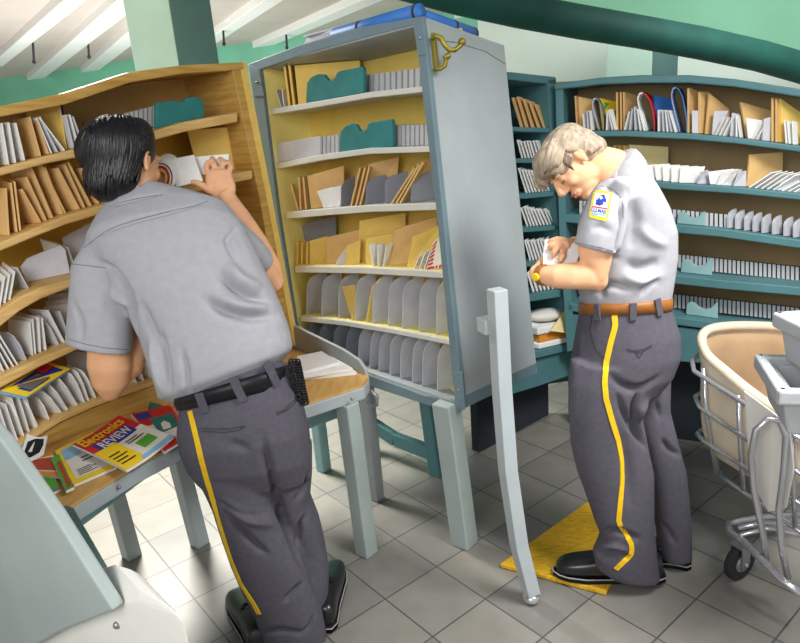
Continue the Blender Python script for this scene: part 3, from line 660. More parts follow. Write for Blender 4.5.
def lines(u0, u1, v0, v1, n, m_='black_ink', w=.35):
    o = []; st = (v1-v0)/n
    for i in range(n): o.append((m_, R(u0, v0+st*i, u1-(u1-u0)*.25*(i % 2), v0+st*i+st*w)))
    return o
# corner order: bl, br, tr, tl of the cover as it reads
magazine('magazine', [(44, 497), (61, 489), (47, 465), (26, 478)], 0.0, .006, ['paper', 'green_ink', 'steel'], [('green_ink', R(.02, .02, .98, .98)), ('steel', R(.0, .0, 1, .1))], [], 'green-covered magazine half hidden at the left end of the desk')
magazine('magazine', [(28, 474), (66, 478), (52, 452), (25, 459)], .007, .006, ['paper', 'orange_ink', 'brick_ink', 'card_white'], [('orange_ink', R(0, 0, 1, 1)), ('card_white', R(.18, .2, .98, .86)), ('brick_ink', R(.22, .25, .94, .8))], [], 'orange magazine with a brick-red panel at the left end of the desk')
magazine('magazine', [(20, 462), (44, 455), (50, 446), (30, 444)], .02, .008, ['paper', 'black_ink', 'card_white', 'sky_ink'], [('black_ink', [(.1, .15), (.4, .05), (.8, .15), (.9, .5), (.85, .85), (.4, .9), (.12, .7)]), ('card_white', [(.25, .3), (.7, .3), (.75, .7), (.4, .75)])], [], 'curled magazine with a dark photo cover against the grey panel', tilt=(0, 0, .03, .03), curl=.01)
magazine('magazine', [(15, 455), (28, 446), (34, 437), (22, 436)], .03, .006, ['paper', 'blue_ink', 'sky_ink'], [('sky_ink', R(.1, .1, .9, .9)), ('blue_ink', R(.2, .3, .8, .6))], [], 'small blue and white leaflet at the far left of the desk', 'leaflet', tilt=(0, 0, .02, .02))
magazine('magazine', [(74, 485), (116, 467), (93, 432), (55, 451)], .002, .008, ['paper', 'yellow_ink', 'card_white', 'sky_ink', 'black_ink', 'kraft_gold'],
         [('yellow_ink', R(0, 0, 1, 1)), ('card_white', R(.1, .1, .93, .93)), ('sky_ink', R(.1, .62, .5, .93))]+lines(.42, .75, .42, .58, 2)+lines(.2, .65, .14, .3, 4), [], 'yellow-bordered magazine lying left of the red electronics magazine')
magazine('magazine', [(66, 491), (74, 487), (59, 454), (51, 458)], .012, .008, ['paper', 'green_ink', 'brick_ink'], [('green_ink', R(0, 0, 1, 1)), ('brick_ink', R(.35, .05, .85, .8))], [], 'narrow green and brown folded magazine overlapping the yellow-bordered one')
magazine('magazine', [(140, 437), (178, 426), (183, 411), (150, 402)], .004, .006, ['paper', 'teal_ink', 'pink_ink', 'blue_ink', 'sky_ink', 'yellow_ink'], [('teal_ink', R(.0, .45, .45, 1)), ('pink_ink', R(.45, .1, 1, 1)), ('blue_ink', R(.5, .5, .72, .85)), ('sky_ink', R(.54, .56, .68, .8)), ('yellow_ink', R(.78, .25, .98, .5))], [], 'pastel pink and teal magazine at the back of the pile beside the man')
magazine('magazine', [(164, 452), (187, 438), (170, 405), (131, 414)], .011, .008, ['paper', 'red_ink', 'card_white', 'teal_ink', 'blue_ink', 'paper_grey'], [('red_ink', R(0, 0, 1, 1)), ('card_white', R(.1, .12, .92, .6)), ('teal_ink', R(.3, .35, .95, .75)), ('card_white', [(.45, .4), (.7, .38), (.74, .5), (.62, .6), (.5, .56)]), ('blue_ink', R(.05, .78, .4, .95))], [], 'red magazine with a photo of a figure under the right side of the pile')
magazine('magazine', [(127, 472), (174, 438), (119, 417), (73, 446)], .022, .008, ['paper', 'red_ink', 'blue_ink', 'yellow_ink', 'card_white', 'green_ink', 'black_ink', 'sky_ink'],
         [('red_ink', R(0, .58, 1, 1)), ('blue_ink', R(.13, .53, .86, .76)), ('card_white', R(.42, 0, 1, .5)), ('yellow_ink', R(0, 0, .42, .58)), ('green_ink', R(.56, .16, .86, .34)), ('sky_ink', R(.35, 0, 1, .07))]
         + lines(.06, .34, .12, .42, 4)+lines(.48, .82, .38, .48, 2), [('Electronics', (.04, .78, .9, .97), 'yellow_ink'), ('REVIEW', (.2, .56, .82, .73), 'card_white')], 'red, blue and yellow magazine titled Electronics Review on top of the pile', curl=.006)
# sheets at the right end of the desk
for i, q in enumerate([[(303, 379), (357, 373), (335, 358), (296, 362)], [(302, 377), (353, 369), (332, 357), (297, 361)], [(303, 373), (340, 363), (322, 352), (297, 357)]]):
    P4 = [atZ(x, y+2, TZ+.001+.016*i) for x, y in q]; mb = MB(); mb.prism(P4, (0, 0, .014)); tag(obj('letter', mb, 'paper', None, .001, 1), ['lowest large white letter of the small pile at the right end of the desk', 'middle large white letter of the small pile at the right end of the desk', 'topmost white letter of the small pile at the right end of the desk'][i], 'letter', 'letters at the desk end')
# magazine resting on the letters of the oak case's bottom shelf
S = SHL[4]; off = .06
q = [PL.at(0, 391, .02), PL.at(27, 397, -.01), PL.at(70, 369, .05), PL.at(47, 362, .13)]
mb = MB(); n = (q[1]-q[0]).cross(q[3]-q[0]).normalized(); n = n if n.z > 0 else -n
mb.prism([p-n*.012 for p in q], n*.012, 0)
for k, (mi, a) in enumerate([(1, (0, 0, 1, 1)), (2, (.12, .12, .88, .9)), (3, (.3, .15, .85, .6)), (4, (.1, .62, .5, .88))]):
    mb.add([bil(q, u, v)+n*(.002+.003*k) for u, v in R(*a)], [[0, 1, 2, 3]], mi)
tag(obj('magazine', mb, ['sky_ink', 'yellow_ink', 'blue_ink', 'steel', 'red_ink']), 'yellow-bordered blue photo magazine lying on the letters of the oak case bottom shelf', 'magazine')
# ================================================================== grey hood and white ledge at the lower left
hood = thing('equipment_stand', 'large grey-green sloping panel with white rounded ledge in the near left corner', 'stand', V((-.75, 1.25, 0)))
HP = Plane((-.98, 1.42), (-.55, 1.12), (-2, 3))
def hpt(x, y): return HP.at(x, y)
mb = MB(); mb.prism([HP.at(x, y, -.03) for x, y in [(-60, 372), (0, 440), (52, 514), (113, 611), (60, 632), (10, 660), (-60, 700)]], HP.inn*.03); obj('sloping_panel', mb, 'panel_green', hood, .006)
mb = MB(); top = [(-60, 705), (10, 655), (45, 632), (113, 606), (148, 599), (170, 606), (186, 622), (192, 645), (196, 700)]
mb.prism([HP.at(x, y, .0) for x, y in top]+[HP.at(196, 760, .0), HP.at(-60, 790, .0)], V((-.13, .14, 0))); led = obj('ledge', mb, 'white_paint', hood, .02, 4)
mb = MB(); mb.ell(HP.at(117, 625, -.001), .009, .009, .009, 12); obj('screw', mb, 'steel', led)
mb = MB(); mb.prism([HP.at(x, y, .05) for x, y in [(72, 536), (84, 548), (108, 575), (147, 599), (130, 612), (100, 612)]], V((-.05, .03, 0))); obj('corner_gusset', mb, 'white_paint', hood, .004)
mb = MB(); mb.prism([HP.at(x, y, .12) for x, y in [(52, 512), (74, 508), (110, 570), (100, 590)]], V((-.03, .02, 0))); obj('rear_panel', mb, 'teal_pale', hood, .004)
lz = HP.at(140, 640); 
for x in (20, 150):
    p = HP.at(x, 720, .09); mb = MB(); mb.box(V((p.x, p.y, p.z/2)), V((.03, 0, 0)), V((0, .03, 0)), V((0, 0, p.z/2))); obj('leg', mb, 'white_paint', hood, .004)
# ================================================================== teal shelves in the corner and on the right
PB = Plane((.45, 3.0), (.81, 3.3), (0, 6)); PC = Plane((.81, 3.3), (1.72, 2.8), (3, 6))
cs = thing('corner_shelf', 'narrow dark teal shelf unit packed with letters, between the grey case and the grey-haired man', 'shelf unit', V((.55, 3.15, 0)))
DB = .24
board('top_board', PB, [(490, 71), (512, 72), (556, 77)], 8, 0, DB, 'teal_paint', cs, .004)
face('stile', PB, [(547.5, 80), (556, 79), (574, 345), (566, 347)], 0, DB, 'teal_paint', cs, .003)
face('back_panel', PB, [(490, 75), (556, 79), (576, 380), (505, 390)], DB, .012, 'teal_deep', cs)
bshelves = [[(500, 126), (521, 127), (550, 128)], [(500, 158), (525, 158.5), (553, 158)], [(505, 195), (528, 194), (559, 191)], [(505, 229), (530, 227.5), (562, 225)], [(505, 264), (532, 262), (565, 258)], [(508, 299), (534, 294), (572, 288)], [(508, 356), (538, 351), (576, 342)]]
SB = []
nm = ['top', 'second', 'third', 'fourth', 'fifth', 'sixth', 'lowest']
for i, pp in enumerate(bshelves):
    board('shelf', PB, pp, 4.5 if i < 5 else 7, 0 if i < 5 else -.03, DB+(.0 if i < 5 else .03), 'teal_paint', cs, .003)
    SB.append(Shelf(PB, pp, 'the %s shelf of the narrow teal unit' % nm[i], 0 if i < 5 else -.03, DB))
face('apron', PB, [(505, 366), (538, 358), (577, 349), (573, 374), (538, 386), (505, 396)], 0, .02, 'teal_paint', cs)
q = PB.at(505, 390); q2 = PB.at(577, 372)
mb = MB(); mb.prism([q+PB.inn*.2, q2+PB.inn*.2, V((q2.x, q2.y, 0))+PB.inn*.2, V((q.x, q.y, 0))+PB.inn*.2], PB.inn*.05); obj('plinth', mb, 'plinth_shade', cs)  # dark panel added where the space under the unit lies in shade
for x, h in [(521, 30), (526, 31), (532, 29), (538, 27), (544, 24)]: card(SB[0], 'tan envelope', 'kraft', x, x+5, .03, .08, h, None, -9, t=.008)
fan(SB[1], 'white letter', 'paper', 522, 541, 7, 4, .03, .08, 18, -5, .6, .004, 1); fan(SB[2], 'white letter', 'paper', 526, 552, 9, 4, .03, .08, 25, -8, .6, .004, 1, h1=18)
fan(SB[3], 'white letter', 'paper', 527, 554, 9, 4, .03, .08, 20, -7, .6, .004, 1, h1=15); fan(SB[4], 'white letter', 'paper', 530, 552, 8, 4, .03, .08, 20, -6, .6, .004, 1)
fan(SB[5], 'white letter', 'paper', 533, 556, 7, 4, .03, .08, 20, -6, .6, .004, 1)
# flat parcels on the lowest shelf
S = SB[6]
def parcel(x0, x1, y0, d, hpx, m, lb, pts=None, cat='parcel', hh=.02):
    a = S.surf(x0, d); bq = S.surf(x1, d); a = a+V((0, 0, y0)); bq = bq+V((0, 0, y0)); mb = MB()
    mb.prism([a, bq, bq+PB.inn*.27, a+PB.inn*.27], V((0, 0, hh))); return tag(obj('parcel' if cat == 'parcel' else 'envelope', mb, m, None, .006, 3), lb, cat)
parcel(539, 575, .003, .01, 8, 'paper', 'flat white parcel at the bottom of the lowest shelf pile behind the man', hh=.03)
parcel(540, 575, .035, .02, 8, 'orange_ink', 'flat orange-brown parcel in the pile on the lowest shelf behind the man', hh=.045)
parcel(538, 574, .082, .008, 8, 'paper', 'thick white parcel near the top of the lowest shelf pile behind the man', hh=.04)
a = [PB.at(550, 331, -.05), PB.at(580, 335, -.05), PB.at(586, 305, .0), PB.at(566, 309, .0)]
mb = MB(); n = plate(mb, a, .008); tag(obj('envelope', mb, 'kraft_pale', None, .001), 'pale yellow envelope leaning on the parcel pile beside the man', 'envelope')
p0 = S.surf(539, .03)+V((0, 0, .125)); p1 = S.surf(572, .03)+V((0, 0, .125)); mb = MB(); cc = (p0+p1)/2+PB.inn*.06
mb.ell(cc+V((0, 0, .035)), (p1-p0).length*.52, .07, .034, 20, 0, ((p1-p0).normalized(), PB.inn, V((0, 0, 1)))); tag(obj('parcel', mb, 'card_white'), 'rounded white packet topmost on the parcel pile beside the man', 'parcel')
# big unit
rs = thing('bookcase', 'long teal shelf unit with brown back, along the right behind the grey-haired man', 'bookcase', V((1.3, 3.1, 0)))
DC = .30
board('top_board', PC, [(554, 84), (600, 77.5), (640, 75), (690, 75), (735, 79), (800, 89), (870, 103)], [6, 7, 8, 8, 8, 8, 8], -.02, DC+.04, 'teal_paint', rs, .006)
face('stile', PC, [(555, 84), (563, 84), (566, 229), (575, 350), (567, 352), (559, 229)], -.01, DC, 'teal_paint', rs, .003)
face('back_panel', PC, [(555, 82), (690, 76), (870, 104), (870, 360), (575, 335)], DC, .012, 'shelf_brown', rs)
cshelves = [[(563, 131.5), (583, 131), (625, 130.5), (657, 132), (690, 133.5), (735, 137.5), (800, 146), (870, 157)], [(564, 176), (640, 179), (670, 183), (735, 187), (800, 193.5), (870, 202)],
            [(565, 214), (671, 224), (720, 228.5), (800, 240), (870, 250)], [(566, 262), (667, 274), (720, 280), (800, 287), (870, 295)], [(568, 303), (669, 316), (720, 323), (780, 329), (870, 338)]]
SCs = []
for i, pp in enumerate(cshelves):
    o = board('shelf', PC, pp, [6, 6.5, 8.5, 9, 8][i], -.01, DC+.01, 'teal_paint', rs, .005)
    s = Shelf(PC, pp, 'the %s shelf of the long teal unit' % ['top', 'second', 'third', 'fourth', 'lowest'][i], -.01, DC); s.obj = o; SCs.append(s)
face('apron', PC, [(570, 314), (669, 326), (780, 339), (870, 348), (870, 372), (780, 366), (690, 362), (575, 352)], .005, .02, 'teal_paint', rs)
q = PC.at(570, 345, .2); q2 = PC.at(870, 365, .2)
mb = MB(); mb.prism([q, q2, V((q2.x, q2.y, 0)), V((q.x, q.y, 0))], PC.inn*.05); obj('plinth', mb, 'plinth_shade', rs)  # added dark panel, its colour stands for the shade under the unit
S = SCs[0]
def C_(kind, m, x0, x1, d0, d1, h0, h1=None, l=0, l2=None, **k):
    k.setdefault('name', 'letter' if 'letter' in kind else None)
    return card(S, kind, m, x0, x1, d0, d1, h0, h1, l, l2, **k)
def loop(S, x0, x1, h, m, m2, lb, d=.03):       # a magazine folded over on itself, standing on the shelf
    q = quad(S, x0, x1, d, d, h, h); mb = MB(); W = PC.inn*.14
    outer = [(.55, 0), (.3, .3), (.05, .65), (0, .85), (.12, .97), (.3, 1), (.52, .95), (.75, .78), (.95, .45), (1, .2), (.98, 0)]
    pts = [bil(q, u, v) for u, v in outer]; inner = []
    cx = bil(q, .55, .5)
    for p in pts: inner.append(p+(cx-p).normalized()*.007)
    n = len(pts); vs = pts+inner+[p+W for p in pts]+[p+W for p in inner]
    for i in range(n-1):
        mb.add([pts[i], pts[i+1], pts[i+1]+W, pts[i]+W], [[0, 1, 2, 3]], 1 if i >= 4 else 0)
        mb.add([inner[i], inner[i+1], inner[i+1]+W, inner[i]+W], [[3, 2, 1, 0]], 0)
        mb.add([pts[i], pts[i+1], inner[i+1], inner[i]], [[0, 1, 2, 3]], 1 if i >= 5 else 0); mb.add([pts[i]+W, pts[i+1]+W, inner[i+1]+W, inner[i]+W], [[0, 1, 2, 3]], 0)
    mb.add([pts[0], inner[0], inner[0]+W, pts[0]+W], [[0, 1, 2, 3]]); mb.add([pts[-1], inner[-1], inner[-1]+W, pts[-1]+W], [[3, 2, 1, 0]])
    tag(obj('folded_magazine', mb, [m, m2]), lb, 'magazine')
C_('tan envelope', 'kraft', 577, 581, .04, .1, 35, None, -2, t=.006); C_('tan envelope', 'kraft', 580, 597, .06, .12, 34, 30, -2, t=.01)
for x, h in [(584, 17), (588, 20), (591, 20)]: C_('grey letter' if x == 588 else 'white letter', 'paper_grey' if x == 588 else 'paper', x, x+4, .02, .06, h, None, -1.5)
loop(S, 592, 604, 33, 'divider_grey', 'divider_dark', 'grey folded magazine near the left end of the top teal shelf')
q = quad(S, 603, 617, .08, .16, 32, 27, -4, 1); mb = MB(); n = plate(mb, q, .008, SQ); n = n if n.dot(q[0]-CP) < 0 else -n
mb.prism([bil(q, u, v)+n*.004 for u, v in [(.18, .02), (.98, .02), (.98, .85), (.2, .9)]], n*.001, 1)
tag(obj('magazine', mb, ['yellow_ink', 'green_ink']), 'green magazine with yellow border standing on the top teal shelf', 'magazine')
for x, l, h in [(606, 1, 19), (612, -4, 20), (615, -6, 21)]: C_('white letter', 'paper', x, x+4, .02, .06, h, None, l)
for x in (617, 621, 624): C_('tan envelope', 'kraft', x, x+3, .04, .08, 38, None, -.5, t=.006)
C_('tan envelope', 'kraft', 625, 637, .08, .16, 38, 34, -1, t=.008)
for x, l, h in [(624, 5, 19), (629, 3, 22), (635, -1, 24), (640, -3, 22), (644, -5, 20)]: C_('grey letter' if x in (629, 635) else 'white letter', 'paper_grey' if x in (629, 635) else 'paper', x, x+4, .02, .06, h, None, l)
loop(S, 637, 655, 39, 'paper', 'red_ink', 'red and white folded magazine standing on the top teal shelf')
C_('blue envelope', 'blue_roll', 654, 676, .12, .18, 36, 31, 0, t=.01, cat='envelope')
for x, l in [(658, 0), (663, -1), (667, -2), (671, -4), (675, -6)]: C_('grey letter' if x in (663, 671) else 'white letter', 'paper_grey' if x in (663, 671) else 'paper', x, x+4, .02, .06, 22, None, l)
loop(S, 671, 687, 46, 'blue_pale', 'blue_roll', 'tall pale blue folded magazine standing on the top teal shelf')
C_('tan envelope', 'kraft', 688, 691, .03, .06, 45, None, 0, t=.008); C_('tan envelope', 'kraft', 690, 700, .06, .12, 45, 41, -1, t=.01); C_('grey letter', 'paper_grey', 692, 698, .02, .04, 23, 23, 0)
C_('tan envelope', 'kraft', 699, 706, .04, .1, 42, 42, 0, 2, t=.009); C_('tan envelope', 'kraft', 705, 729, .05, .15, 41, 26, 4, 0, t=.01)
C_('grey letter', 'paper_grey', 712, 722, .03, .08, 24, 25, 2, 6, t=.005)
for x in (715, 719, 723): C_('white letter', 'paper', x, x+4, .02, .06, 18, 19, 9)
C_('grey letter', 'paper_grey', 730, 737, .03, .06, 24, 23, 2); C_('white letter', 'paper', 736, 740, .02, .06, 22, None, 0); C_('white letter', 'paper', 740, 743, .02, .06, 21, None, -3)
C_('tan envelope', 'kraft_gold' if False else 'kraft', 746, 772, .08, .16, 36, 29, -6, 0, t=.01)
C_('white letter', 'paper', 748, 764, .03, .08, 21, 20, -2)
for x in (752, 756): C_('white letter', 'paper', x, x+4, .02, .05, 14, 15, 8)
C_('grey letter', 'paper_grey', 762, 770, .02, .05, 22, 25, 2, t=.008)
for x in (772, 776): C_('tan envelope', 'kraft', x, x+3, .03, .06, 44, None, 0, t=.007)
C_('golden envelope', 'kraft_gold', 780, 803, .05, .14, 44, 30, 0, t=.01)
for x, l in [(786, -2), (789, -2), (793, -1)]: C_('white letter', 'paper', x, x+5, .02, .06, 24, 23, l)
for x in (806, 812, 818): C_('white letter', 'paper', x, x+4, .02, .06, 24, None, -2)
S = SCs[1]
for x in (614, 619, 624): C_('golden envelope', 'kraft_gold', x, x+5, .12, .16, 30, None, 0, t=.008)
C_('pale envelope', 'kraft_pale', 629, 668, .14, .2, 31, 31, 0, t=.012, cat='envelope')
for i, (x, w) in enumerate([(650, 16), (656, 20), (663, 22), (671, 24), (679, 22)]): C_('white letter', 'paper', x, x+w, .02, .07, 15, 17, -3+i, 4, t=.006)
C_('grey letter', 'paper_grey', 697, 710, .02, .07, 12, 14, 4, -2, t=.006)
for x, w, l in [(710, 22, -2), (716, 20, 6), (722, 16, 10), (728, 12, 9)]: C_('white letter', 'paper', x, x+w, .03, .09, 13, 16, l, 2, t=.005)
C_('grey letter', 'paper_grey', 733, 746, .02, .06, 14, 16, 5, 0, t=.006)
C_('tan envelope', 'kraft_gold' if False else 'kraft', 746, 782, .06, .15, 32, 36, 3, 0, t=.012)
for i, x in enumerate((749, 755, 761, 767, 773)): C_('white letter', 'paper', x, x+7, .02, .06, 15, 17, 22, 26, t=.005)
C_('grey letter', 'paper_grey', 776, 797, .03, .07, 12, 20, 8, 4, t=.006)
for x in (782, 788, 794): C_('white letter', 'paper', x, x+8, .02, .05, 10, 14, 18, 22, t=.005)
S = SCs[2]
comb(S, S.obj, 580, 729, .06, 13, 34); pocket(S, 677, 705, .03, 12, 15, 'teal_pale', 'pale teal notched card pocket on the third shelf of the long teal unit', VN)
for x in (728, 736, 745, 753.5, 762.5, 773, 784.5, 794, 804, 814): divider(S, S.obj, 'divider_grey', x, 8, .03, .09, 16, 19, -.5, [(0, 0), (1, 0), (1, 1), (.6, 1), (.25, .93), (.06, .75)], .012)
S = SCs[3]
comb(S, S.obj, 580, 868, .14, 13.5, 68); pocket(S, 681, 712, .07, 13, 18, 'teal_pale', 'pale teal notched card pocket on the fourth shelf of the long teal unit', VN)
S = SCs[4]
comb(S, S.obj, 580, 868, .14, 13.5, 68); pocket(S, 686, 718, .07, 13, 16, 'teal_pale', 'pale teal notched card pocket on the lowest shelf of the long teal unit', VN)
# ================================================================== yellow floor mat
mb = MB(); mp_ = [(500, 568), (588, 505), (648, 520), (606, 596)]
mb.prism([atZ(x, y, .001) for x, y in mp_], (0, 0, .022)); o = obj('floor_mat', mb, 'mat_yellow', None, .006, 3); tag(o, 'thick yellow rubber mat on the tiles under the grey-haired man', 'mat')
# ================================================================== wire cart with canvas bag
cart = thing('wire_cart', 'chrome wire hamper cart with canvas bag at the right edge', 'cart', V((1.45, 2.1, 0)))
def cp(x, y, Y): return atY(x, y, Y)
rails = [[(707, 353, 2.44), (702, 352, 2.44), (692, 361, 2.40), (694, 371, 2.35), (714, 384, 2.26), (742, 402, 2.12), (790, 432, 1.98), (850, 470, 1.85)],
         [(710, 391, 2.44), (704, 391, 2.44), (694.5, 397, 2.40), (700, 407, 2.33), (722, 423, 2.23), (744, 437, 2.12), (795, 470, 1.98), (850, 505, 1.85)],
         [(710, 428, 2.44), (704, 428, 2.44), (697, 434, 2.40), (704, 441, 2.33), (722, 453, 2.23), (746, 468, 2.12), (795, 500, 1.98), (850, 535, 1.85)],
         [(720, 472, 2.42), (717, 474, 2.36), (734, 485, 2.24), (752, 498, 2.14), (795, 528, 1.98), (850, 565, 1.85)]]
for rr in rails:
    mb = MB(); mb.tube([cp(*p) for p in rr], .0095, 10); obj('rail', mb, 'chrome', cart)
for pts in [[(703, 368, 2.33), (707, 420, 2.30), (716, 474, 2.30)], [(738, 395, 2.16), (740, 440, 2.15), (743, 490, 2.14)], [(706, 356, 2.43), (708, 420, 2.42), (718, 472, 2.40)], [(793, 432, 1.98), (793, 480, 1.98), (795, 528, 1.98)]]:
    mb = MB(); mb.tube([cp(*p) for p in pts], .0085, 10); obj('upright', mb, 'chrome', cart)
hl = [(767, 566, 1.93), (763, 535, 1.94), (754, 490, 1.95), (751, 455, 1.96), (756, 430, 1.96), (768, 418.5, 1.96), (780, 421, 1.95), (786, 436, 1.94), (784, 470, 1.92), (779, 510, 1.90), (781, 545, 1.89), (788, 578, 1.88)]
mb = MB(); mb.tube([cp(*p) for p in hl], .0115, 12); o = obj('handle', mb, 'chrome', cart); o['label'] = 'tall bent chrome push handle'
bl_ = [(800, 515, 2.25), (765, 516, 2.22), (740, 520, 2.2), (727, 524, 2.14), (731, 533, 2.06), (744, 542, 2.0), (762, 560, 1.92), (782, 580, 1.84), (810, 600, 1.76)]
mb = MB(); mb.tube([cp(*p) for p in bl_], .0135, 12); base = obj('base_frame', mb, 'chrome', cart)
mb = MB(); mb.tube([cp(738, 528, 2.06), cp(765, 522, 2.06), cp(800, 526, 2.06)], .011, 10); mb.tube([cp(740, 535, 2.02), cp(770, 528, 2.04), cp(800, 536, 2.0)], .008, 10); obj('cross_bar', mb, 'chrome', cart)
wc_ = cp(740, 557, 2.06); wr = .073; wc_.z = wr
cst = MB(); axd = V((.42, -.9, 0)).normalized(); cst.tube([wc_-axd*.014, wc_+axd*.014], wr, 28); ct = obj('caster', cst, 'rubber', cart, .006, 3)
mb = MB(); mb.tube([wc_-axd*.017, wc_+axd*.017], .036, 24); obj('wheel_hub', mb, 'steel', ct)
mb = MB(); tv = V((-axd.y, axd.x, 0))
mb.prism([wc_-axd*.022+tv*.016-V((0, 0, .016)), wc_-axd*.022-tv*.016-V((0, 0, .016)), wc_-axd*.022-tv*.026+V((0, 0, .075)), wc_-axd*.022+tv*.026+V((0, 0, .075))], -axd*.004)
mb.prism([wc_+axd*.022+tv*.016-V((0, 0, .016)), wc_+axd*.022-tv*.016-V((0, 0, .016)), wc_+axd*.022-tv*.026+V((0, 0, .075)), wc_+axd*.022+tv*.026+V((0, 0, .075))], axd*.004)
mb.box(wc_+V((0, 0, .077)), axd*.026, tv*.03, V((0, 0, .004))); mb.cyl(wc_+V((0, 0, .08)), V((wc_.x, wc_.y, .16)), .009, 12); mb.ell(wc_+axd*.028, .009, .009, .009, 10); obj('fork', mb, 'steel', ct)
for (x, y) in ((2.05, 2.2), (1.75, 1.62)):
    c = V((x, y, wr)); cst = MB(); cst.tube([c-axd*.014, c+axd*.014], wr, 20); obj('caster', cst, 'rubber', cart, .006, 3)
# canvas bag hung in the frame: rolled lip and open mouth
def ringpts(l):
    return [cp(*p) for p in l]
rim = [(699, 335, 2.40), (708, 326, 2.48), (735, 323.5, 2.56), (775, 324, 2.58), (812, 330, 2.52), (840, 360, 2.3), (830, 420, 2.02), (800, 425, 2.0), (770, 404, 2.08), (742, 384, 2.18), (722, 366, 2.28), (706, 354, 2.35)]
top = ringpts(rim); cen = sum(top, V((0, 0, 0)))/len(top)
low = [V((cen.x+(p.x-cen.x)*.86, cen.y+(p.y-cen.y)*.86, .30)) for p in top]
mid = [V((cen.x+(p.x-cen.x)*.97, cen.y+(p.y-cen.y)*.97, p.z*.5+.17)) for p in top]
inn = [p+(cen-p).normalized()*.06-V((0, 0, .03)) for p in top]
deep = [V((cen.x+(p.x-cen.x)*.80, cen.y+(p.y-cen.y)*.80, .36)) for p in top]
mb = MB(); n = len(top); vs = low+mid+[p-V((0, 0, .04)) for p in top]; fs = [list(range(n-1, -1, -1))]
for i in range(2):
    for j in range(n): fs.append([i*n+j, i*n+(j+1) % n, (i+1)*n+(j+1) % n, (i+1)*n+j])
mb.add(vs, fs, 0, True)
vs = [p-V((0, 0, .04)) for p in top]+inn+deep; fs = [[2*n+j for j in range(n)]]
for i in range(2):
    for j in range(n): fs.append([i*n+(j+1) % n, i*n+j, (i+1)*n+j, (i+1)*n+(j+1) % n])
mb.add(vs, fs, 1, True); bag = obj('canvas_bag', mb, ['canvas', 'canvas_inner_shade'], cart)
ss = bag.modifiers.new('sub', 'SUBSURF'); ss.levels = 1; ss.render_levels = 2
sk = MB(); n = len(top); lo = [V((cen.x+(p.x-cen.x)*1.035, cen.y+(p.y-cen.y)*1.035, p.z-.075-.02*math.sin(i*2.1))) for i, p in enumerate(top)]; hi = [V((cen.x+(p.x-cen.x)*1.03, cen.y+(p.y-cen.y)*1.03, p.z-.01)) for p in top]; lo2 = [V((cen.x+(p.x-cen.x)*.985, cen.y+(p.y-cen.y)*.985, p.z)) for p in lo]; hi2 = [V((cen.x+(p.x-cen.x)*.98, cen.y+(p.y-cen.y)*.98, p.z)) for p in hi]
fs = []
for a_, b_ in ((0, 1), (1, 2), (2, 3), (3, 0)):
    for j in range(n): fs.append([a_*n+j, a_*n+(j+1) % n, b_*n+(j+1) % n, b_*n+j])
sk.add(lo+hi+hi2+lo2, fs, 0, True); so_ = obj('folded_skirt', sk, 'canvas', bag); s3 = so_.modifiers.new('sub', 'SUBSURF'); s3.levels = 1; s3.render_levels = 2
mb = MB(); mb.tube([p-V((0, 0, .008)) for p in top], .02, 14, 0, True); lipo = obj('rolled_lip', mb, 'canvas', bag); s2 = lipo.modifiers.new('sub', 'SUBSURF'); s2.levels = 1; s2.render_levels = 2
mb = MB(); mb.prism([cp(x, y, Y) for x, y, Y in [(744, 391, 2.09), (772, 412, 2.0), (789, 426, 1.95), (794, 470, 1.95), (786, 508, 1.97), (768, 512, 2.02), (750, 480, 2.08)]], V((.006, .004, 0))); obj('address_card', mb, 'card_white', cart, .002)
# grey mail trays resting in the cart
def tray(name, c, ax, ay, h, label):
    mb = MB(); zz = V((0, 0, 1)); t = .012
    t0 = .86
    B4 = [c-ax*t0-ay*t0, c+ax*t0-ay*t0, c+ax*t0+ay*t0, c-ax*t0+ay*t0]; T4 = [c-ax-ay+zz*h, c+ax-ay+zz*h, c+ax+ay+zz*h, c-ax+ay+zz*h]
    k = 1-.025/ax.length
    I4 = [c+(p-c-zz*h)*k+zz*h for p in T4]; D4 = [c+(p-c)*.9+zz*t for p in B4]
    vs = B4+T4+I4+D4; fs = [[3, 2, 1, 0], [12, 13, 14, 15]]
    for a_, b_ in ((0, 4), (4, 8), (8, 12)):
        for j in range(4): fs.append([a_+j, a_+(j+1) % 4, b_+(j+1) % 4, b_+j])
    mb.add(vs, fs)
    r_ = thing(name, label, 'mail tray', c); obj('tub', mb, 'tray', r_, .008, 3)
    mb = MB(); o4 = [c+(p-c-zz*h)*1.0+zz*h for p in T4]
    for j in range(4):
        a_, b_ = o4[j], o4[(j+1) % 4]; d_ = (b_-a_).normalized(); mb.bar(a_-d_*.014, b_+d_*.014, .03, .045)
    obj('rim', mb, 'tray', r_, .009, 3); return r_
def tray_from(zt, L, e1, e2, h, l1, l2, label):
    a = atZ(L[0], L[1], zt); d1 = (atZ(e1[0], e1[1], zt)-a).normalized()*l1; d2 = V((-d1.y, d1.x, 0)).normalized()*l2
    if d2.dot(V((1, 0, 0))) < 0: d2 = -d2
    c = a+d1/2+d2/2; c = V((c.x, c.y, zt-h)); return tray('mail_tray', c, d1/2, d2/2, h, label)
tray_from(.97, (760, 362), (790, 409), None, .12, .26, .40, 'lower grey plastic mail tray resting on the canvas bag of the wire cart')
tray_from(1.12, (781, 318), (850, 300), None, .13, .40, -.30, 'upper grey plastic mail tray stacked at the back of the wire cart') if False else None
a = atZ(779, 320, 1.105); d1 = (atZ(835, 348, 1.105)-a).normalized()*.30; d2 = V((-d1.y, d1.x, 0)).normalized()*.26
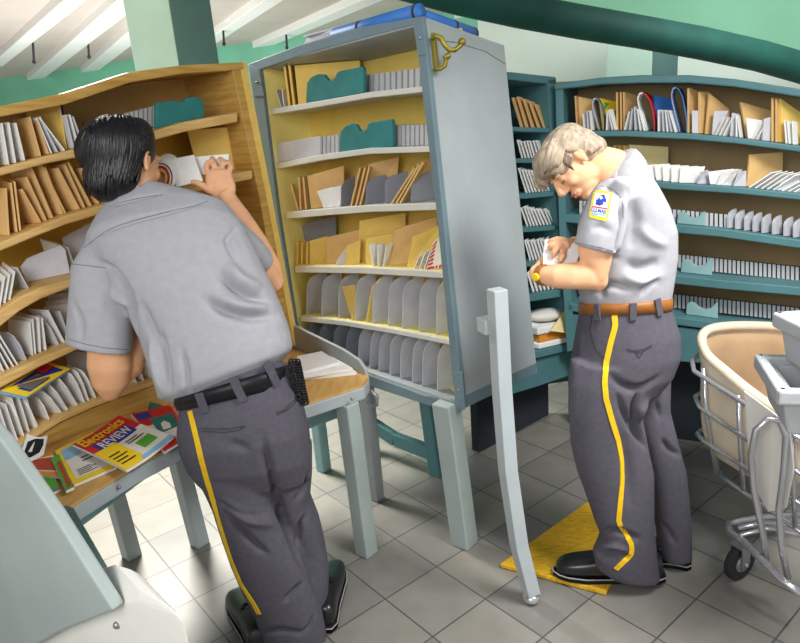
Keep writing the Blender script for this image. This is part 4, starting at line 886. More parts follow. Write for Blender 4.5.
c = a+d1/2+d2/2; tray('mail_tray', V((c.x, c.y, .985)), d1/2, d2/2, .12, 'upper grey plastic mail tray stacked at the back of the wire cart')
# ================================================================== people
def ring(xl, yl, xr, yr, Y, th, Yr=None):
    return (V(atY(xl, yl, Y)), V(atY(xr, yr, Y if Yr is None else Yr)), th)
def body_loft(mb, spec, n=28, sup=2.3, grow=0.0, caps=True, tilt=0.0):
    L = [ring(*s) for s in spec]; c = [(a+b)/2 for a, b, t in L]; rings = []
    for i, (a, b, t) in enumerate(L):
        tg = (c[min(i+1, len(c)-1)]-c[max(i-1, 0)]).normalized(); h = (b-a)/2
        d = tg.cross(h).normalized(); w = h.length+grow
        if d.dot(CF) > 0: d = -d
        if tilt: d = (d+V((0, 0, tilt))).normalized()
        rings.append((c[i], h.normalized()*max(.004, w), d*max(.004, t+grow)))
    if caps:                                  # rounded ends
        def cap(i, j):
            cc, a, b = rings[i]; tg = (cc-rings[j][0]).normalized(); r = min(a.length, b.length)
            return (cc+tg*r*.35, a*.75, b*.75), (cc+tg*r*.5, a*.4, b*.4)
        s1, s2 = cap(0, 1); e1, e2 = cap(-1, -2); rings = [s2, s1]+rings+[e1, e2]
    mb.loft(rings, n, sup); return rings
def limb(mb, pts, rs, n=14): mb.tube(pts, rs, n)
def chain(mb, pts, r0, r1):
    k = len(pts); rs = [r0+(r1-r0)*i/(k-1) for i in range(k)]
    mb.tube(pts, rs, 10); mb.ell(pts[-1], r1*1.02, r1*1.02, r1*1.02, 10)
    for p, r in zip(pts, rs): mb.ell(p, r*1.06, r*1.06, r*1.06, 10)
def basis(f, up):
    f = f.normalized(); l = up.cross(f).normalized(); u = f.cross(l).normalized(); return f, l, u
def head(mb, c, f, up, s=1.0, ears=True):    # f = facing, l = person's left, u = crown
    f, l, u = basis(f, up); P = lambda x, y, zz: c+(f*x+l*y+u*zz)*s; ax = (f, l, u)
    E = lambda x, y, zz, a, b, d: mb.ell(P(x, y, zz), a*s, b*s, d*s, 18, 0, ax)
    E(-.012, 0, .035, .098, .076, .09); E(.03, 0, -.02, .066, .066, .09); E(.04, 0, -.075, .05, .048, .045); E(.068, 0, -.105, .026, .03, .02)
    E(.01, 0, -.075, .06, .055, .035)
    mb.tube([P(.088, 0, .025), P(.104, 0, .0), P(.118, 0, -.022), P(.108, 0, -.038)], [.009*s, .011*s, .015*s, .012*s], 12)
    for q in (-1, 1):
        E(.1, q*.012, -.033, .012, .01, .009); E(.066, q*.036, -.028, .026, .024, .024); E(.08, q*.03, .024, .018, .028, .010); E(.078, q*.031, .002, .014, .016, .010)
        if ears:
            E(-.005, q*.076, -.005, .016, .008, .027); E(-.002, q*.076, -.028, .011, .007, .011)
            mb.tube([P(.006, q*.080, .014), P(-.006, q*.084, .021), P(-.018, q*.086, .012), P(-.018, q*.085, -.008), P(-.007, q*.081, -.026)], .0042*s, 8)
    E(.094, 0, -.062, .014, .024, .007); E(.091, 0, -.077, .014, .022, .008); E(.086, 0, -.068, .014, .03, .018)
    return P, ax
def ribbon(tree, pix, hw, lift, m, name, parent, label=None, ext=0.002):
    pts = []
    for (x, y) in pix:
        d = ray(x, y).normalized(); hit = tree.ray_cast(CP, d)
        if hit[0] is not None:
            n = hit[1] if hit[1].dot(d) < 0 else -hit[1]; pts.append((hit[0], n))
    mb = MB(); k = len(pts); vs = []
    for i, (p, n) in enumerate(pts):
        t = pts[min(i+1, k-1)][0]-pts[max(i-1, 0)][0]; t.normalize(); sd = t.cross(n).normalized()
        for a, bq in ((-1, 1), (1, 1), (1, -1), (-1, -1)): vs.append(p+sd*hw*a+n*(lift if bq > 0 else -ext*2))
    fs = [[3, 2, 1, 0], [(k-1)*4+j for j in range(4)]]
    for i in range(k-1):
        for j in range(4): fs.append([i*4+j, i*4+(j+1) % 4, i*4+4+(j+1) % 4, i*4+4+j])
    mb.add(vs, fs); o = obj(name, mb, m, parent)
    if label: o['label'] = label
    return o
def interp(pts, n=24):
    L = [0]
    for a, b in zip(pts, pts[1:]): L.append(L[-1]+math.hypot(b[0]-a[0], b[1]-a[1]))
    out = []
    for i in range(n+1):
        s = L[-1]*i/n; j = max(k for k in range(len(L)) if L[k] <= s+1e-9); j = min(j, len(pts)-2); f = (s-L[j])/(L[j+1]-L[j])
        out.append((pts[j][0]+(pts[j+1][0]-pts[j][0])*f, pts[j][1]+(pts[j+1][1]-pts[j][1])*f))
    return out
def fold(mb, tree, pix, r, lift=0.0, dz=0.0):            # a soft cloth ridge following the surface
    pts = []
    for (x, y) in interp(pix, 8):
        d = ray(x, y).normalized(); h = tree.ray_cast(CP, d)
        if h[0] is not None: pts.append(h[0]+d*(r*.45-lift))
    if len(pts) > 2:
        k = len(pts); mb.tube(pts, [r*(.35+.65*math.sin(math.pi*i/(k-1))) for i in range(k)], 8)
def tree_of(mb):
    return BVHTree.FromPolygons(mb.v, mb.f)
def crease(tree, pix_list):
    """cloth creases: 3-D polylines with width and depth, applied to the remeshed cloth"""
    out = []
    for pix, w, dep in pix_list:
        pts = []
        for (x, y) in interp(pix, 16):
            d = ray(x, y).normalized(); h = tree.ray_cast(CP, d)
            if h[0] is not None: pts.append(h[0])
        if len(pts) > 3:
            for _ in range(3): pts = [pts[0]]+[(pts[i-1]+pts[i]*2+pts[i+1])/4 for i in range(1, len(pts)-1)]+[pts[-1]]
            out.append((np.array([tuple(p) for p in pts]), w, dep))
    def fn(C, N):
        tot = np.zeros(len(C))
        for P, w, dep in out:
            lo = P.min(0)-w*3; hi = P.max(0)+w*3
            idx = np.where(((C > lo) & (C < hi)).all(1))[0]
            if not len(idx): continue
            c = C[idx]; k = len(P)-1; best = np.full(len(idx), 9.0); tt = np.zeros(len(idx))
            for i in range(k):
                a = P[i]; e = P[i+1]-a; f = np.clip(((c-a)@e)/max(1e-9, e@e), 0, 1)
                dd = np.linalg.norm(c-(a+f[:, None]*e), axis=1); m_ = dd < best
                best[m_] = dd[m_]; tt[m_] = (i+f[m_])/k
            tot[idx] += 2.4*dep*np.sin(np.pi*np.clip(tt, 0.02, .98))**.7*np.exp(-(best/w)**2)
        return C-N*tot[:, None]
    return fn
def shoe(parent, heel, toe, w, lift=0.0):
    r_ = None
    d = (toe-heel); d.z = 0; Ln = d.length; d.normalize(); s = V((-d.y, d.x, 0)); zz = V((0, 0, 1))
    prof = [(-.01, .55, .07), (.03, .78, .09), (.12, .82, .095), (.28, .80, .098), (.42, .86, .095), (.58, .98, .086), (.74, 1.02, .074), (.88, .90, .064), (.96, .66, .052), (1.0, .34, .038)]
    mb = MB(); rings = [(heel+d*(Ln*t)+zz*(lift+.014+h/2), s*(w*k/2), zz*(h/2)) for t, k, h in prof]; mb.loft(rings, 24, 2.6); up = obj('shoe', mb, 'shoe', parent)
    ss = up.modifiers.new('sub', 'SUBSURF'); ss.levels = 1; ss.render_levels = 2
    mb = MB(); pl_ = []
    out = [(-.03, .5), (.05, .84), (.28, .84), (.5, .95), (.72, 1.08), (.88, .94), (.97, .66), (1.03, .2)]
    L_ = [heel+d*(Ln*t)+s*(w*k/2) for t, k in out]; R_ = [heel+d*(Ln*t)-s*(w*k/2) for t, k in out]
    mb.prism([V((p.x, p.y, lift+.001)) for p in L_+R_[::-1]], (0, 0, .018)); mb.prism([V((p.x, p.y, lift+.001)) for p in L_[:3]+R_[:3][::-1]], (0, 0, .03)); obj('sole', mb, 'sole', up, .003)
    mb = MB(); mb.tube([V((p.x, p.y, lift+.0215)) for p in L_+R_[::-1]], .0028, 6, 0, True); obj('welt', mb, 'welt', up)
    mb = MB()
    for t in (.40, .46, .52):
        c = heel+d*(Ln*t)+zz*(lift+.116-.13*(t-.38)); mb.tube([c+s*.022-zz*.006, c+zz*.003, c-s*.022-zz*.006], .0032, 6)
    obj('laces', mb, 'sole', up); return up
def hairlocks(mb, paths, r, taper=.35, n=8):
    for p in paths:
        k = len(p); rs = [r*(.55+.45*math.sin(math.pi*min(1, (i+.6)/(k-1)*.7+.1)))*(1 if i < k-1 else taper) for i in range(k)]
        mb.tube(p, rs, n)

# ------------------------------------------------------------------ the black-haired man, seen from behind
man = thing('person', 'black-haired person in grey shirt seen from behind, sorting letters at the oak case', 'person', V((-.45, 2.0, 0)))
torso = [(160, 398, 291, 350, 1.98, .125), (158, 390, 292, 345, 1.98, .13), (150, 365, 289, 328, 2.0, .135), (141, 340, 282, 308, 2.02, .135), (128, 312, 274, 288, 2.04, .135), (112, 285, 264, 268, 2.07, .135),
         (97, 262, 254, 245, 2.10, .13), (88, 244, 243, 224, 2.13, .118), (95, 228, 228, 206, 2.17, .098), (106, 210, 196, 196, 2.20, .08), (114, 198, 168, 188, 2.22, .062)]
lsl = [(88, 240, 135, 258, 2.13, .065), (72, 266, 134, 285, 2.10, .075), (70, 300, 133, 316, 2.07, .078), (67, 342, 131, 354, 2.05, .080)]
rsl = [(206, 240, 216, 202, 2.13, .07), (226, 258, 240, 220, 2.18, .07), (244, 269, 262, 240, 2.22, .062), (254, 272, 273, 255, 2.25, .055)]
shirt = MB(); body_loft(shirt, torso, tilt=.3); body_loft(shirt, lsl, caps=False); body_loft(shirt, rsl, caps=False)
# collar
body_loft(shirt, [(108, 206, 178, 194, 2.21, .085), (110, 199, 170, 190, 2.215, .075), (116, 191, 163, 186, 2.22, .068)], caps=False)
tr = tree_of(shirt)
cr = crease(tr, [([(98, 262), (112, 268), (122, 283), (132, 300), (134, 322), (140, 345)], .012, .016), ([(111, 282), (120, 297), (130, 306)], .014, -.012), ([(83, 246), (104, 232), (135, 220), (170, 212), (205, 203)], .006, .006),
                 ([(216, 270), (228, 285), (245, 296), (268, 302)], .012, .014), ([(225, 262), (240, 280), (262, 290)], .02, -.012), ([(205, 300), (222, 312), (245, 318), (275, 316)], .014, .014), ([(210, 292), (240, 306), (270, 308)], .018, -.01),
                 ([(160, 330), (166, 360), (170, 392)], .010, .010), ([(150, 340), (158, 370), (164, 396)], .012, -.010), ([(182, 350), (186, 370), (188, 394)], .008, .008), ([(140, 300), (152, 330), (162, 350)], .014, .008),
                 ([(72, 300), (82, 322), (80, 345)], .008, .006), ([(238, 226), (226, 240), (236, 262)], .008, .007), ([(112, 206), (130, 200), (160, 194)], .005, .006)])
so, st_ = organic('shirt', shirt, 'shirt', man, .006, 5, fn=cr)
for pix in [[(84, 248), (94, 240), (106, 231), (120, 225), (136, 220), (155, 215), (175, 210), (195, 206), (208, 201)], [(72, 264), (90, 266), (106, 268)], [(109, 207), (118, 203), (135, 199), (152, 196), (163, 195)], [(68, 339), (85, 344), (105, 348), (129, 350)]]: ribbon(st_, interp(pix, 26), .0012, .0008, 'seam', 'seam', so)
hipL = [(183, 404, 289, 364, 1.98, .12), (181, 416, 293, 380, 1.97, .13), (179, 432, 303, 404, 1.96, .14), (181, 450, 309, 430, 1.955, .145), (188, 466, 312, 455, 1.965, .135), (198, 480, 312, 476, 1.98, .11)]
legL = [(190, 462, 268, 448, 1.955, .115), (204, 484, 272, 476, 1.955, .105), (213, 505, 277, 502, 1.95, .095), (221, 532, 288, 528, 1.94, .088), (231, 562, 303, 560, 1.93, .083), (243, 590, 312, 586, 1.925, .08), (255, 612, 322, 612, 1.92, .08), (261, 634, 327, 638, 1.92, .082)]
legR = [(250, 452, 312, 445, 2.0, .115), (262, 476, 312, 474, 2.01, .1), (272, 500, 310, 498, 2.02, .092), (284, 524, 319, 520, 2.03, .082), (292, 548, 325, 544, 2.04, .075), (299, 574, 329, 572, 2.03, .072), (303, 600, 328, 598, 2.02, .072), (303, 618, 327, 616, 2.02, .072)]
tro = MB(); body_loft(tro, hipL, tilt=.25); body_loft(tro, legL, caps=False); body_loft(tro, legR, caps=False); tr = tree_of(tro)
cr = crease(tr, [([(262, 434), (266, 455), (272, 480), (277, 500), (284, 524), (296, 552), (304, 570)], .011, .016), ([(226, 512), (240, 530), (255, 545), (268, 555)], .009, .016), ([(222, 502), (250, 520), (275, 525)], .016, -.01), ([(215, 500), (245, 515), (262, 518)], .009, .008), ([(303, 583), (294, 592), (284, 602)], .008, .012),
                 ([(250, 452), (240, 446), (228, 444)], .015, .006), ([(306, 515), (300, 528), (296, 545)], .009, .012), ([(310, 470), (304, 490), (296, 500)], .009, .010), ([(262, 634), (280, 630), (305, 634)], .008, .008), ([(314, 615), (310, 628), (300, 634)], .008, .006)])
to_, tt = organic('trousers', tro, 'trousers', man, .006, 5, zmin=.006, fn=cr)
ribbon(tt, interp([(190, 411), (195, 432), (201, 458), (207, 480), (213, 500), (217, 515), (223, 535), (231, 560), (241, 584), (248, 595), (255, 606), (259, 614)], 40), .0095, .002, 'stripe', 'side_stripe', to_)
for pix in [[(202, 428), (215, 429), (230, 429), (244, 426)], [(203, 431), (225, 432.5), (240, 430), (245, 426)], [(276, 413), (284, 410), (292, 402), (297, 399)], [(277, 415), (287, 410), (297, 401)]]: ribbon(tt, interp(pix, 12), .0018, .0015, 'slot_dark', 'pocket_welt', to_)
# pocket bulging on his left hip
mb = MB(); body_loft(mb, [(180, 412, 190, 412, 1.95, .02), (177, 436, 190, 442, 1.95, .03), (182, 455, 196, 458, 1.95, .028), (192, 470, 200, 470, 1.95, .015)]); obj('side_pocket', mb, 'trouser_lining', to_)
# belt
def band(spec, grow, m, name, parent, tilt=0.0):
    mb = MB(); L = body_loft(MB(), spec, caps=False, grow=grow, tilt=tilt); mb.loft(L, 36, 2.3); return obj(name, mb, m, parent), mb
bo, bmb = band([(180, 409, 290, 384, 1.975, .136), (178, 403, 289, 374, 1.975, .136), (177, 398, 287, 365, 1.975, .134)], .004, 'belt_black', 'belt', man, .3)
ghost = MB(); body_loft(ghost, [(180, 416, 292, 392, 1.975, .136), (178, 403, 289, 374, 1.975, .136), (177, 390, 286, 356, 1.975, .134)], caps=False, grow=.004, tilt=.3); bt = tree_of(ghost)
for pix in [[(199, 393), (202, 402), (206, 412)], [(233, 377), (238, 389), (244, 401)], [(266, 363), (272, 374), (277, 386)]]:
    ribbon(bt, interp(pix, 6), .013, .006, 'trousers', 'belt_loop', bo)
# beaded key pouch on the belt
mb = MB(); random.seed(3)
for i in range(16):
    y = 362+i*2.7
    for j in range(3): p = atY(291+j*3.4+i*.55, y, 1.93+.02*j+random.uniform(-.01, .01)); mb.tube([p+V((.008*math.cos(a), .006*math.sin(a*1.3), .008*math.sin(a))) for a in (0, 1, 2, 3, 4, 5, 6)], .0032, 6)
kp = obj('key_pouch', mb, 'belt_black', man); kp['label'] = 'black beaded key pouch'
# body: one continuous figure
bd = MB()
body_loft(bd, [(a+17, b, c-17, d, Y, t-.055) for a, b, c, d, Y, t in torso[:-2]], tilt=.3); body_loft(bd, [(a+16, b, c-16, d, Y, t-.05) for a, b, c, d, Y, t in hipL], tilt=.25)
body_loft(bd, [(a+15, b, c-15, d, Y, max(.03, t-.05)) for a, b, c, d, Y, t in legL[:-1]]); body_loft(bd, [(a+11, b, c-11, d, Y, max(.028, t-.045)) for a, b, c, d, Y, t in legR[:-1]])
hc = atY(128, 160, 2.21); fdir = V((.34, .88, -.34)); 
P1, ax1 = head(bd, hc, fdir, V((0, 0, 1)), 1.08)
limb(bd, [atY(140, 198, 2.2), atY(136, 186, 2.2), atY(130, 168, 2.2)], [.062, .058, .056])
# left arm: down to the elbow, forearm forward behind the torso
bd.ell(atY(110, 372, 2.07), .066, .055, .06); body_loft(bd, [(95, 250, 128, 262, 2.11, .05), (84, 300, 126, 310, 2.07, .055), (89, 340, 128, 348, 2.06, .055), (88, 364, 132, 366, 2.06, .054), (93, 382, 130, 382, 2.07, .05), (102, 393, 122, 394, 2.08, .04)])
limb(bd, [atY(113, 376, 2.08), atY(128, 366, 2.11), atY(138, 340, 2.18), atY(146, 290, 2.28), atY(152, 240, 2.36), atY(158, 205, 2.41)], [.05, .052, .048, .042, .034, .028])
# right arm
limb(bd, [atY(222, 232, 2.16), atY(246, 252, 2.22), atY(264, 272, 2.26), atY(275, 287, 2.29)], [.055, .05, .045, .038])
limb(bd, [atY(275, 286, 2.30), atY(270, 268, 2.32), atY(256, 244, 2.36), atY(240, 219, 2.40), atY(229, 201, 2.43), atY(225, 192, 2.44)], [.036, .042, .045, .042, .034, .029])
body_loft(bd, [(214, 199, 236, 191, 2.44, .022), (207, 190, 236, 184, 2.45, .020), (205, 180, 233, 177, 2.46, .018), (206, 172, 231, 171, 2.465, .015)], n=16)
for pts in [[(208, 174, 2.465), (206, 167, 2.475), (208, 162.5, 2.475), (212, 161, 2.47)], [(215, 172, 2.47), (214, 164, 2.48), (213, 160, 2.49), (212, 158, 2.51)], [(222, 171, 2.47), (223, 163.5, 2.485), (222, 160, 2.50), (220, 158.5, 2.52)], [(229, 173, 2.465), (231, 167, 2.475), (230, 163, 2.49), (227, 162, 2.51)]]:
    chain(bd, [atY(*p) for p in pts], .0115, .009)
chain(bd, [atY(*p) for p in [(209, 190, 2.44), (203, 186, 2.43), (198, 183, 2.43), (193, 182, 2.435)]], .0145, .0105)
# left hand holding the rolled magazine
body_loft(bd, [(152, 208, 166, 204, 2.41, .018), (151, 198, 168, 195, 2.42, .016), (152, 190, 169, 188, 2.425, .014)], n=14)
for i, x in enumerate((155, 159.5, 164, 168.5)): chain(bd, [atY(x, 189, 2.425), atY(x+1, 182, 2.435), atY(x+2, 177, 2.45), atY(x+2.5, 174, 2.47)], .0105, .0085)
chain(bd, [atY(166, 203, 2.41), atY(173, 197, 2.41), atY(176, 190, 2.42)], .013, .0095)
b_, btree = organic('body', bd, 'skin', man, .0045, 7, zmin=.02)
# hair
hr = MB(); f, l, u = ax1
for x, y, Y, a, b_2, c_ in [(117, 147, 2.21, .125, .115, .105), (97, 152, 2.19, .068, .075, .075), (112, 176, 2.17, .08, .08, .07), (99, 187, 2.16, .04, .045, .035), (122, 156, 2.17, .06, .06, .08), (138, 136, 2.23, .052, .06, .06), (122, 172, 2.15, .055, .05, .05)]:
    hr.ell(atY(x, y, Y), a, b_2, c_, 20)
for x, y, Y, a, b_2, c_ in [(107, 187, 2.15, .058, .06, .048), (120, 180, 2.15, .058, .055, .05), (91, 152, 2.17, .05, .055, .062)]: hr.ell(atY(x, y, Y), a, b_2, c_, 20)
tr = tree_of(hr); paths = []; random.seed(5)
for i in range(92):
    t = i/91; sx = 88+t*60+random.uniform(-3, 3); sy = 119+14*(2*t-1)**2+random.uniform(-3, 4)
    ex = 84+t*58+random.uniform(-3, 3); ey = 198-22*t*t-12*max(0, .15-t)*6+random.uniform(-16, 4); pp = []
    if t > .86: ey = 148+random.uniform(-6, 4); ex = 140+random.uniform(-3, 8)
    for k in range(13):
        s = k/12; x = sx+(ex-sx)*s-7*math.sin(s*math.pi)*(1-t)+4*math.sin(s*s*5.5)*(1-t)+4*math.sin(s*math.pi)*t+1.2*math.sin(s*9+i); y = sy+(ey-sy)*s
        h = tr.ray_cast(CP, ray(x, y).normalized())
        if h[0] is not None: pp.append(h[0]+(h[1] if h[1].y < 0 else -h[1])*(.0015+.002*random.random()+.009*max(0, s-.55)))
    for _ in range(2): pp = [pp[0]]+[(pp[j-1]+pp[j]*2+pp[j+1])/4 for j in range(1, len(pp)-1)]+[pp[-1]] if len(pp) > 3 else pp
    if len(pp) > 3: paths.append(pp)
ho, _ = organic('hair', hr, 'hair_black', man, .007, 4)
mb = MB(); hairlocks(mb, paths, .0082); obj('hair_locks', mb, 'hair_black', ho)
shoe(man, atZ(262, 655), atZ(236, 600), .105); shoe(man, atZ(326, 632), atZ(337, 570), .098)
# what he holds
mb = MB(); q = [atY(*p) for p in [(177, 187, 2.46), (203, 181, 2.45), (194, 155, 2.49), (167, 160, 2.50)]]; n = plate(mb, q, .005)
mb.prism([bil(q, u_, v_)+n*.0026*(-1 if n.y > 0 else 1) for u_, v_ in [(.02, .98), (.98, .98), (.5, .5)]], (0, -.001, 0)); tag(obj('letter', mb, 'paper', None, .001, 1), 'white letter pinched by the thumb of the black-haired man', 'letter')
mb = MB(); plate(mb, [atY(*p) for p in [(171, 184, 2.50), (190, 183, 2.50), (184, 158, 2.52), (163, 162, 2.53)]], .006); tag(obj('letter', mb, 'paper_grey', None, .001, 1), 'greyish letter just behind the pinched white letter beside the rolled magazine', 'letter')
mb = MB(); plate(mb, [atY(*p) for p in [(201, 175, 2.50), (228, 172, 2.50), (229, 154, 2.53), (195, 157, 2.53)]], .006); tag(obj('letter', mb, 'paper', None, .001, 1), 'white letter under the fingers of the black-haired man, being pushed into the shelf', 'letter')
cx, cy = 160, 178; mb = MB(); W = V((-.02, .16, .02))
def spiral(turn, r0, sx, sy, th, mi, N=20, a0=-2.0, span=4.6):
    pts = []; 
    for i in range(N+1):
        a = a0+span*i/N; pts.append((cx+sx*math.cos(a), cy+sy*math.sin(a)))
    O = [atY(x, y, 2.40) for x, y in pts]; c3 = atY(cx, cy, 2.40); I = [p+(c3-p).normalized()*th for p in O]
    for i in range(N):
        mb.add([O[i], O[i+1], O[i+1]+W, O[i]+W], [[0, 1, 2, 3]], mi); mb.add([I[i], I[i+1], I[i+1]+W, I[i]+W], [[3, 2, 1, 0]], mi)
        mb.add([O[i], O[i+1], I[i+1], I[i]], [[0, 1, 2, 3]], mi); mb.add([O[i]+W, O[i+1]+W, I[i+1]+W, I[i]+W], [[3, 2, 1, 0]], mi)
spiral(1, 0, 15, 17.5, .008, 0); spiral(1, 0, 12.4, 15, .003, 2); spiral(1, 0, 11.4, 14, .005, 0); spiral(1, 0, 9.6, 12, .008, 1); spiral(1, 0, 7.2, 9.4, .006, 3)
tag(obj('rolled_magazine', mb, ['paper', 'red_ink', 'slot_dark', 'kraft_gold']), 'rolled magazine with red inner page held in front of the black-haired man', 'magazine')
# ------------------------------------------------------------------ the grey-haired man, in profile
mn = thing('person', 'grey-haired person in grey shirt with sleeve patch, head bowed, on the yellow mat', 'person', V((.72, 2.12, 0)))
YC = 2.13
torso2 = [(583, 303, 667, 299, YC, .14), (580, 290, 669, 286, YC, .148), (578, 268, 673, 258, YC, .152), (578, 245, 672.5, 232, YC, .158), (581, 225, 664, 208, YC, .165), (587, 208, 653, 189, YC, .165), (592, 197, 644, 172, YC, .13), (597, 189, 637, 160, YC, .085)]
sl2 = [(590, 194, 634, 184, 2.04, .065), (585, 208, 629, 206, 2.0, .068), (580, 226, 624, 231, 1.98, .068), (575.5, 245, 617, 255, 1.975, .068)]
slF = [(592, 198, 630, 190, 2.24, .07), (585, 215, 620, 215, 2.28, .065), (580, 240, 612, 244, 2.28, .06)]
shirt = MB(); body_loft(shirt, torso2, tilt=.15); body_loft(shirt, sl2, caps=False); body_loft(shirt, slF, caps=False)
body_loft(shirt, [(594, 194, 641, 167, YC, .095), (597, 185, 636, 159, YC, .085), (602, 178, 632, 153.5, YC, .075)], caps=False)
tr = tree_of(shirt)
cr = crease(tr, [([(622, 205), (624, 225), (619, 245), (616, 258)], .009, .018), ([(604, 186), (612, 188), (620, 193), (626, 200)], .007, .010), ([(607, 181), (618, 183), (630, 190)], .012, -.008), ([(600, 196), (608, 190), (618, 172), (632, 164)], .006, .007),
                 ([(637, 225), (652, 240), (668, 246)], .014, -.006), ([(600, 296), (602, 288), (610, 284), (630, 290)], .010, .012), ([(625, 262), (640, 270), (660, 262)], .018, .010), ([(622, 275), (640, 282), (664, 276)], .014, -.008), ([(640, 296), (648, 285), (660, 278)], .010, .008),
                 ([(630, 200), (636, 222), (630, 250)], .018, .009), ([(590, 230), (600, 226), (612, 232)], .012, .006), ([(585, 292), (595, 290), (606, 297)], .008, .008)])
so2, st2 = organic('shirt', shirt, 'shirt', mn, .006, 5, fn=cr)
for pix in [[(577, 243), (588, 245), (602, 248), (615, 252)], [(601, 186), (608, 187), (614, 190), (620, 196), (623, 205), (623, 218)]]: ribbon(st2, interp(pix, 18), .0012, .0008, 'seam', 'seam', so2)
cm = MB(); body_loft(cm, [(593, 195, 645, 170, YC, .098), (598, 186, 642, 160, YC, .09), (604, 178, 637, 153, YC, .078)], grow=.004)
organic('collar', cm, 'shirt', so2, .005, 3)
hip2 = [(582, 309, 667, 303, YC, .138), (580, 320, 670, 315, YC, .145), (577, 338, 676, 334, YC, .158), (574, 356, 676, 354, YC, .165), (571, 372, 668, 374, YC, .165), (570, 388, 655, 390, YC, .15)]
near = [(571, 360, 660, 366, 2.06, .088), (569.5, 382, 650, 390, 2.055, .09), (569, 410, 641, 414, 2.055, .088), (571.5, 446, 648, 450, 2.055, .082), (577, 470, 653, 472, 2.055, .08), (585, 492, 653, 494, 2.055, .078), (594, 518, 653, 520, 2.055, .076), (601, 536, 655, 545, 2.055, .075), (593, 553, 657, 562, 2.055, .073), (596, 566, 659, 574, 2.055, .07), (606, 573, 659, 578, 2.055, .066)]
far = [(590, 362, 670, 362, 2.2, .085), (605, 385, 669, 383, 2.2, .088), (620, 408, 668, 408, 2.2, .085), (636, 440, 676, 440, 2.19, .08), (645, 470, 684, 468, 2.185, .078), (652, 500, 687.5, 498, 2.18, .075), (657, 530, 689.5, 526, 2.175, .07), (660, 550, 690, 546, 2.17, .068), (662, 559, 689, 556, 2.165, .064)]
tro = MB(); body_loft(tro, hip2, tilt=.15); body_loft(tro, near, caps=False); body_loft(tro, far, caps=False)
tro.ell(atY(650, 352, 2.09), .085, .09, .09); tr = tree_of(tro)
cr = crease(tr, [([(608, 372), (618, 384), (634, 390), (648, 386), (660, 376)], .012, .010), ([(616, 392), (622, 410), (634, 432), (648, 450)], .009, .012), ([(640, 392), (634, 406), (636, 425), (645, 445)], .010, .018), ([(648, 400), (640, 412), (638, 424)], .012, -.008),
                 ([(598, 533), (612, 530), (625, 533), (640, 540)], .009, .014), ([(600, 548), (615, 545), (628, 552)], .010, -.008), ([(606, 556), (618, 550), (630, 562)], .008, .008), ([(668, 386), (656, 402), (660, 420)], .010, .010), ([(662, 440), (672, 452), (684, 456)], .009, .010), ([(658, 520), (668, 530), (676, 545)], .01, .006),
                 ([(582, 330), (576, 380), (573, 440)], .02, -.004), ([(620, 430), (628, 470), (630, 510)], .02, .006)])
to2, tt2 = organic('trousers', tro, 'trousers', mn, .006, 5, zmin=.03, fn=cr)
ribbon(tt2, interp([(614.5, 314), (615.5, 326), (611, 342), (606.5, 362), (604.5, 380), (606, 398), (612, 420), (618, 440), (621.5, 460), (622, 480), (620, 505), (618.5, 522), (625, 533), (632, 545), (631, 555), (624, 561), (616, 569)], 50), .0088, .0035, 'stripe', 'side_stripe', to2)
for pix in [[(592, 315), (590, 330), (596, 350), (604, 358)], [(626, 349), (636, 351), (645, 349), (652, 345)], [(628, 351), (640, 353), (651, 347)], [(636, 353), (639, 358), (643, 353)]]: ribbon(tt2, interp(pix, 12), .0018, .0015, 'slot_dark', 'pocket_welt', to2)
bo, bmb = band([(582, 314, 667, 309, YC, .142), (582, 309, 667, 303.5, YC, .142), (582, 303.5, 667, 297.5, YC, .141)], .005, 'belt_brown', 'belt', mn, .22)
ghost = MB(); body_loft(ghost, [(582, 324, 667, 319, YC, .142), (582, 309, 667, 303.5, YC, .142), (582, 294, 667, 288, YC, .141)], caps=False, grow=.005, tilt=.22); bt = tree_of(ghost)
for pix in [[(597, 304), (597.5, 311), (598, 320)], [(633, 303), (633, 311), (633, 320)], [(657, 299), (658, 306), (660, 315)]]: ribbon(bt, interp(pix, 6), .0105, .006, 'trousers', 'belt_loop', bo)
# body
bd = MB()
body_loft(bd, [(a+15, b, c-15, d, Y, max(.03, t-.055)) for a, b, c, d, Y, t in torso2[:-1]]); body_loft(bd, [(a+15, b, c-15, d, Y, max(.03, t-.055)) for a, b, c, d, Y, t in hip2])
body_loft(bd, [(a+15, b, c-15, d, Y, max(.03, t-.055)) for a, b, c, d, Y, t in near[:-3]]); body_loft(bd, [(a+11, b, c-11, d, Y, max(.03, t-.045)) for a, b, c, d, Y, t in far[:-2]])
def cdir(x, y, zz): return CR*x-CU*y+CF*zz
hc = atY(572, 162, 2.13); f2 = cdir(-.50, .86, -.04); u2 = cdir(-.86, -.50, 0)
P2, ax2 = head(bd, hc, f2, u2, .90)
body_loft(bd, [(597, 187, 633, 160, YC, .06), (592, 184, 622, 150, YC, .058), (582, 178, 606, 146, 2.13, .055)])
